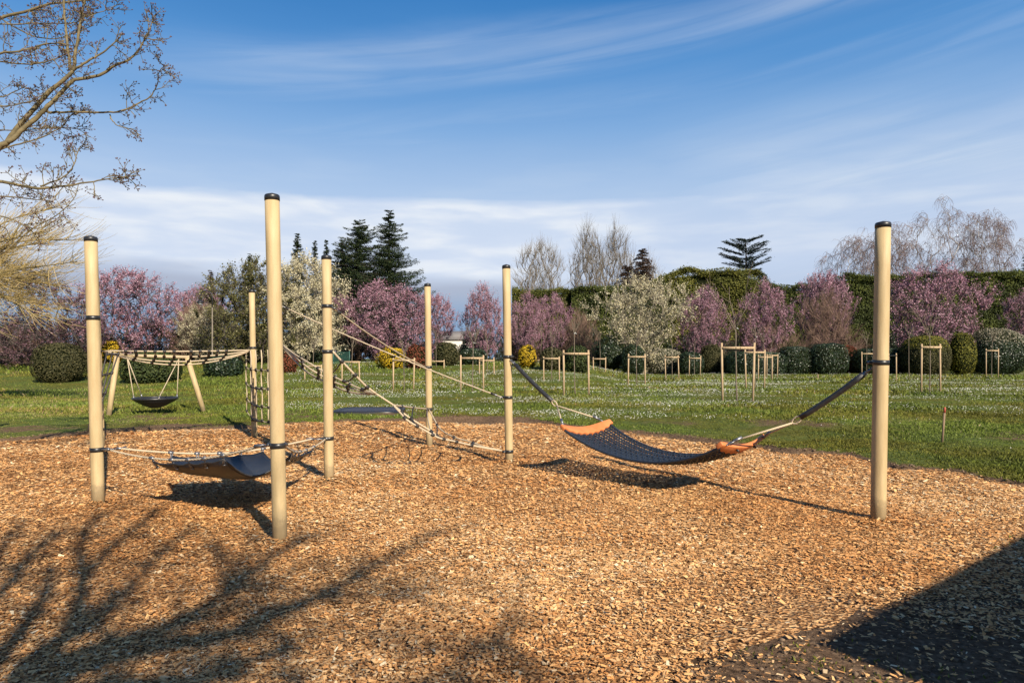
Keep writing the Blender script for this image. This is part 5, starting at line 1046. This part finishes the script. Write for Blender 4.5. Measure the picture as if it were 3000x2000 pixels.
for pts, r0, r1 in (
 ([c0, (115, 1997, 4.3), (421, 1897, 5.0), (670, 1858, 5.6), (780, 1800, 6.0), (900, 1763, 6.4), (1100, 1660, 7.2), (1270, 1560, 8.0)], .10, .025),
 ([c0, (172, 1936, 4.6), (478, 1840, 5.4), (650, 1744, 6.2), (800, 1630, 7.0), (900, 1560, 7.8)], .09, .02), ([c0, (60, 1960, 4.4), (180, 1880, 5.0), (268, 1830, 5.4), (360, 1740, 6.1), (452, 1640, 6.8), (560, 1540, 7.6)], .08, .02),
 ([(110, 1920, 4.7), (215, 1850, 5.2), (230, 1800, 5.5), (240, 1700, 6.2), (237, 1591, 7.0), (290, 1500, 7.8)], .085, .03), ([(-60, 1990, 4.5), (80, 1830, 5.3), (130, 1750, 6.0), (150, 1660, 6.6)], .07, .03), ([(240, 1700, 6.2), (330, 1600, 7.0), (470, 1490, 8.2)], .05, .03),
 ([(-150, 1900, 4.6), (0, 1740, 5.6), (80, 1640, 6.5), (170, 1560, 7.3)], .06, .03), ([(-100, 1800, 5.0), (0, 1620, 6.2), (60, 1520, 7.4)], .05, .02),
 ([c0, (300, 2010, 4.8), (560, 1990, 5.4), (740, 1930, 6.0), (860, 1890, 6.6)], .075, .03), ([(560, 1990, 5.4), (700, 1980, 6.0), (900, 1990, 6.6)], .05, .02), ([(478, 1840, 5.4), (560, 1800, 6.1), (690, 1690, 7.2), (760, 1560, 8.4)], .04, .015), ([(650, 1744, 6.2), (660, 1660, 7.0), (640, 1580, 7.8)], .035, .012),
 ([(900, 1763, 6.4), (1060, 1745, 7.0), (1290, 1735, 7.8)], .03, .012), ([c0, (900, 2120, 5.0), (1250, 2010, 5.8), (1430, 1890, 6.6), (1490, 1850, 7.2)], .045, .015)): limb(pts, r0, r1)
mb2 = MB()
for P in allb:
    L_ = np.linalg.norm(P[-1]-P[0])
    for k in range(int(L_*5)):
        i = rng.integers(3, len(P)-1); d = nrm(nrm(P[min(i+1, len(P)-1)]-P[i-1])*0.8+rng.normal(size=3)*0.6+[0, 0, .1]); q = [P[i]]
        for s in range(5): d = nrm(d+rng.normal(size=3)*0.2); q.append(q[-1]+d*(0.1+0.16*rng.random()))
        tube(mb2, q, np.linspace(0.014, 0.006, 6), 4, cap=False)
        for s in range(1, 6): 
            e = nrm(d+rng.normal(size=3)*0.8); tube(mb2, [q[s], q[s]+e*0.3], [0.006, 0.003], 3, cap=False)
mb.build('trunk_and_branches', MT['bark_near'], rt); mb2.build('twigs', MT['bark_near'], rt)
# flat roofed shelter at the right of the viewer: its shadow covers the near right corner
hz = 3.0
def rg(x, y): return np.array([(x-1500)/(y-1050)*1.6, 3200/(y-1050)])
k0 = rg(2400, 1880); k1 = rg(3000, 1562); d1 = nrm(k1-k0); d2 = np.array([d1[1], -d1[0]]); off = -sh_*K*hz; c = k0+off
rt = tag(empty('park_building', (c[0], c[1], 0)), 'small flat roofed building beside the viewer that shades the near right corner', 'building'); Mx = np.eye(4); Mx[:2, 0] = d1; Mx[:2, 1] = d2
mb = MB(); box(mb, (0.3, 0.3, -0.1), (11.7, 5.7, 2.8), M4=Mx); mb.build('wall', MT['wall'], rt, smooth=False)
mb = MB(); box(mb, (0, 0, 2.8), (12, 6, 3.0), M4=Mx); mb.build('roof', MT['slate'], rt, smooth=False)
for x in (2.0, 5.0, 9.0): mb = MB(); box(mb, (x, 0.27, 1.1), (x+1.4, 0.33, 2.2), M4=Mx); mb.build('window', MT['glass'], rt, smooth=False)
mb = MB(); box(mb, (7.2, 0.26, 0.0), (8.1, 0.34, 2.1), M4=Mx); mb.build('door', MT['lampmetal'], rt, smooth=False)
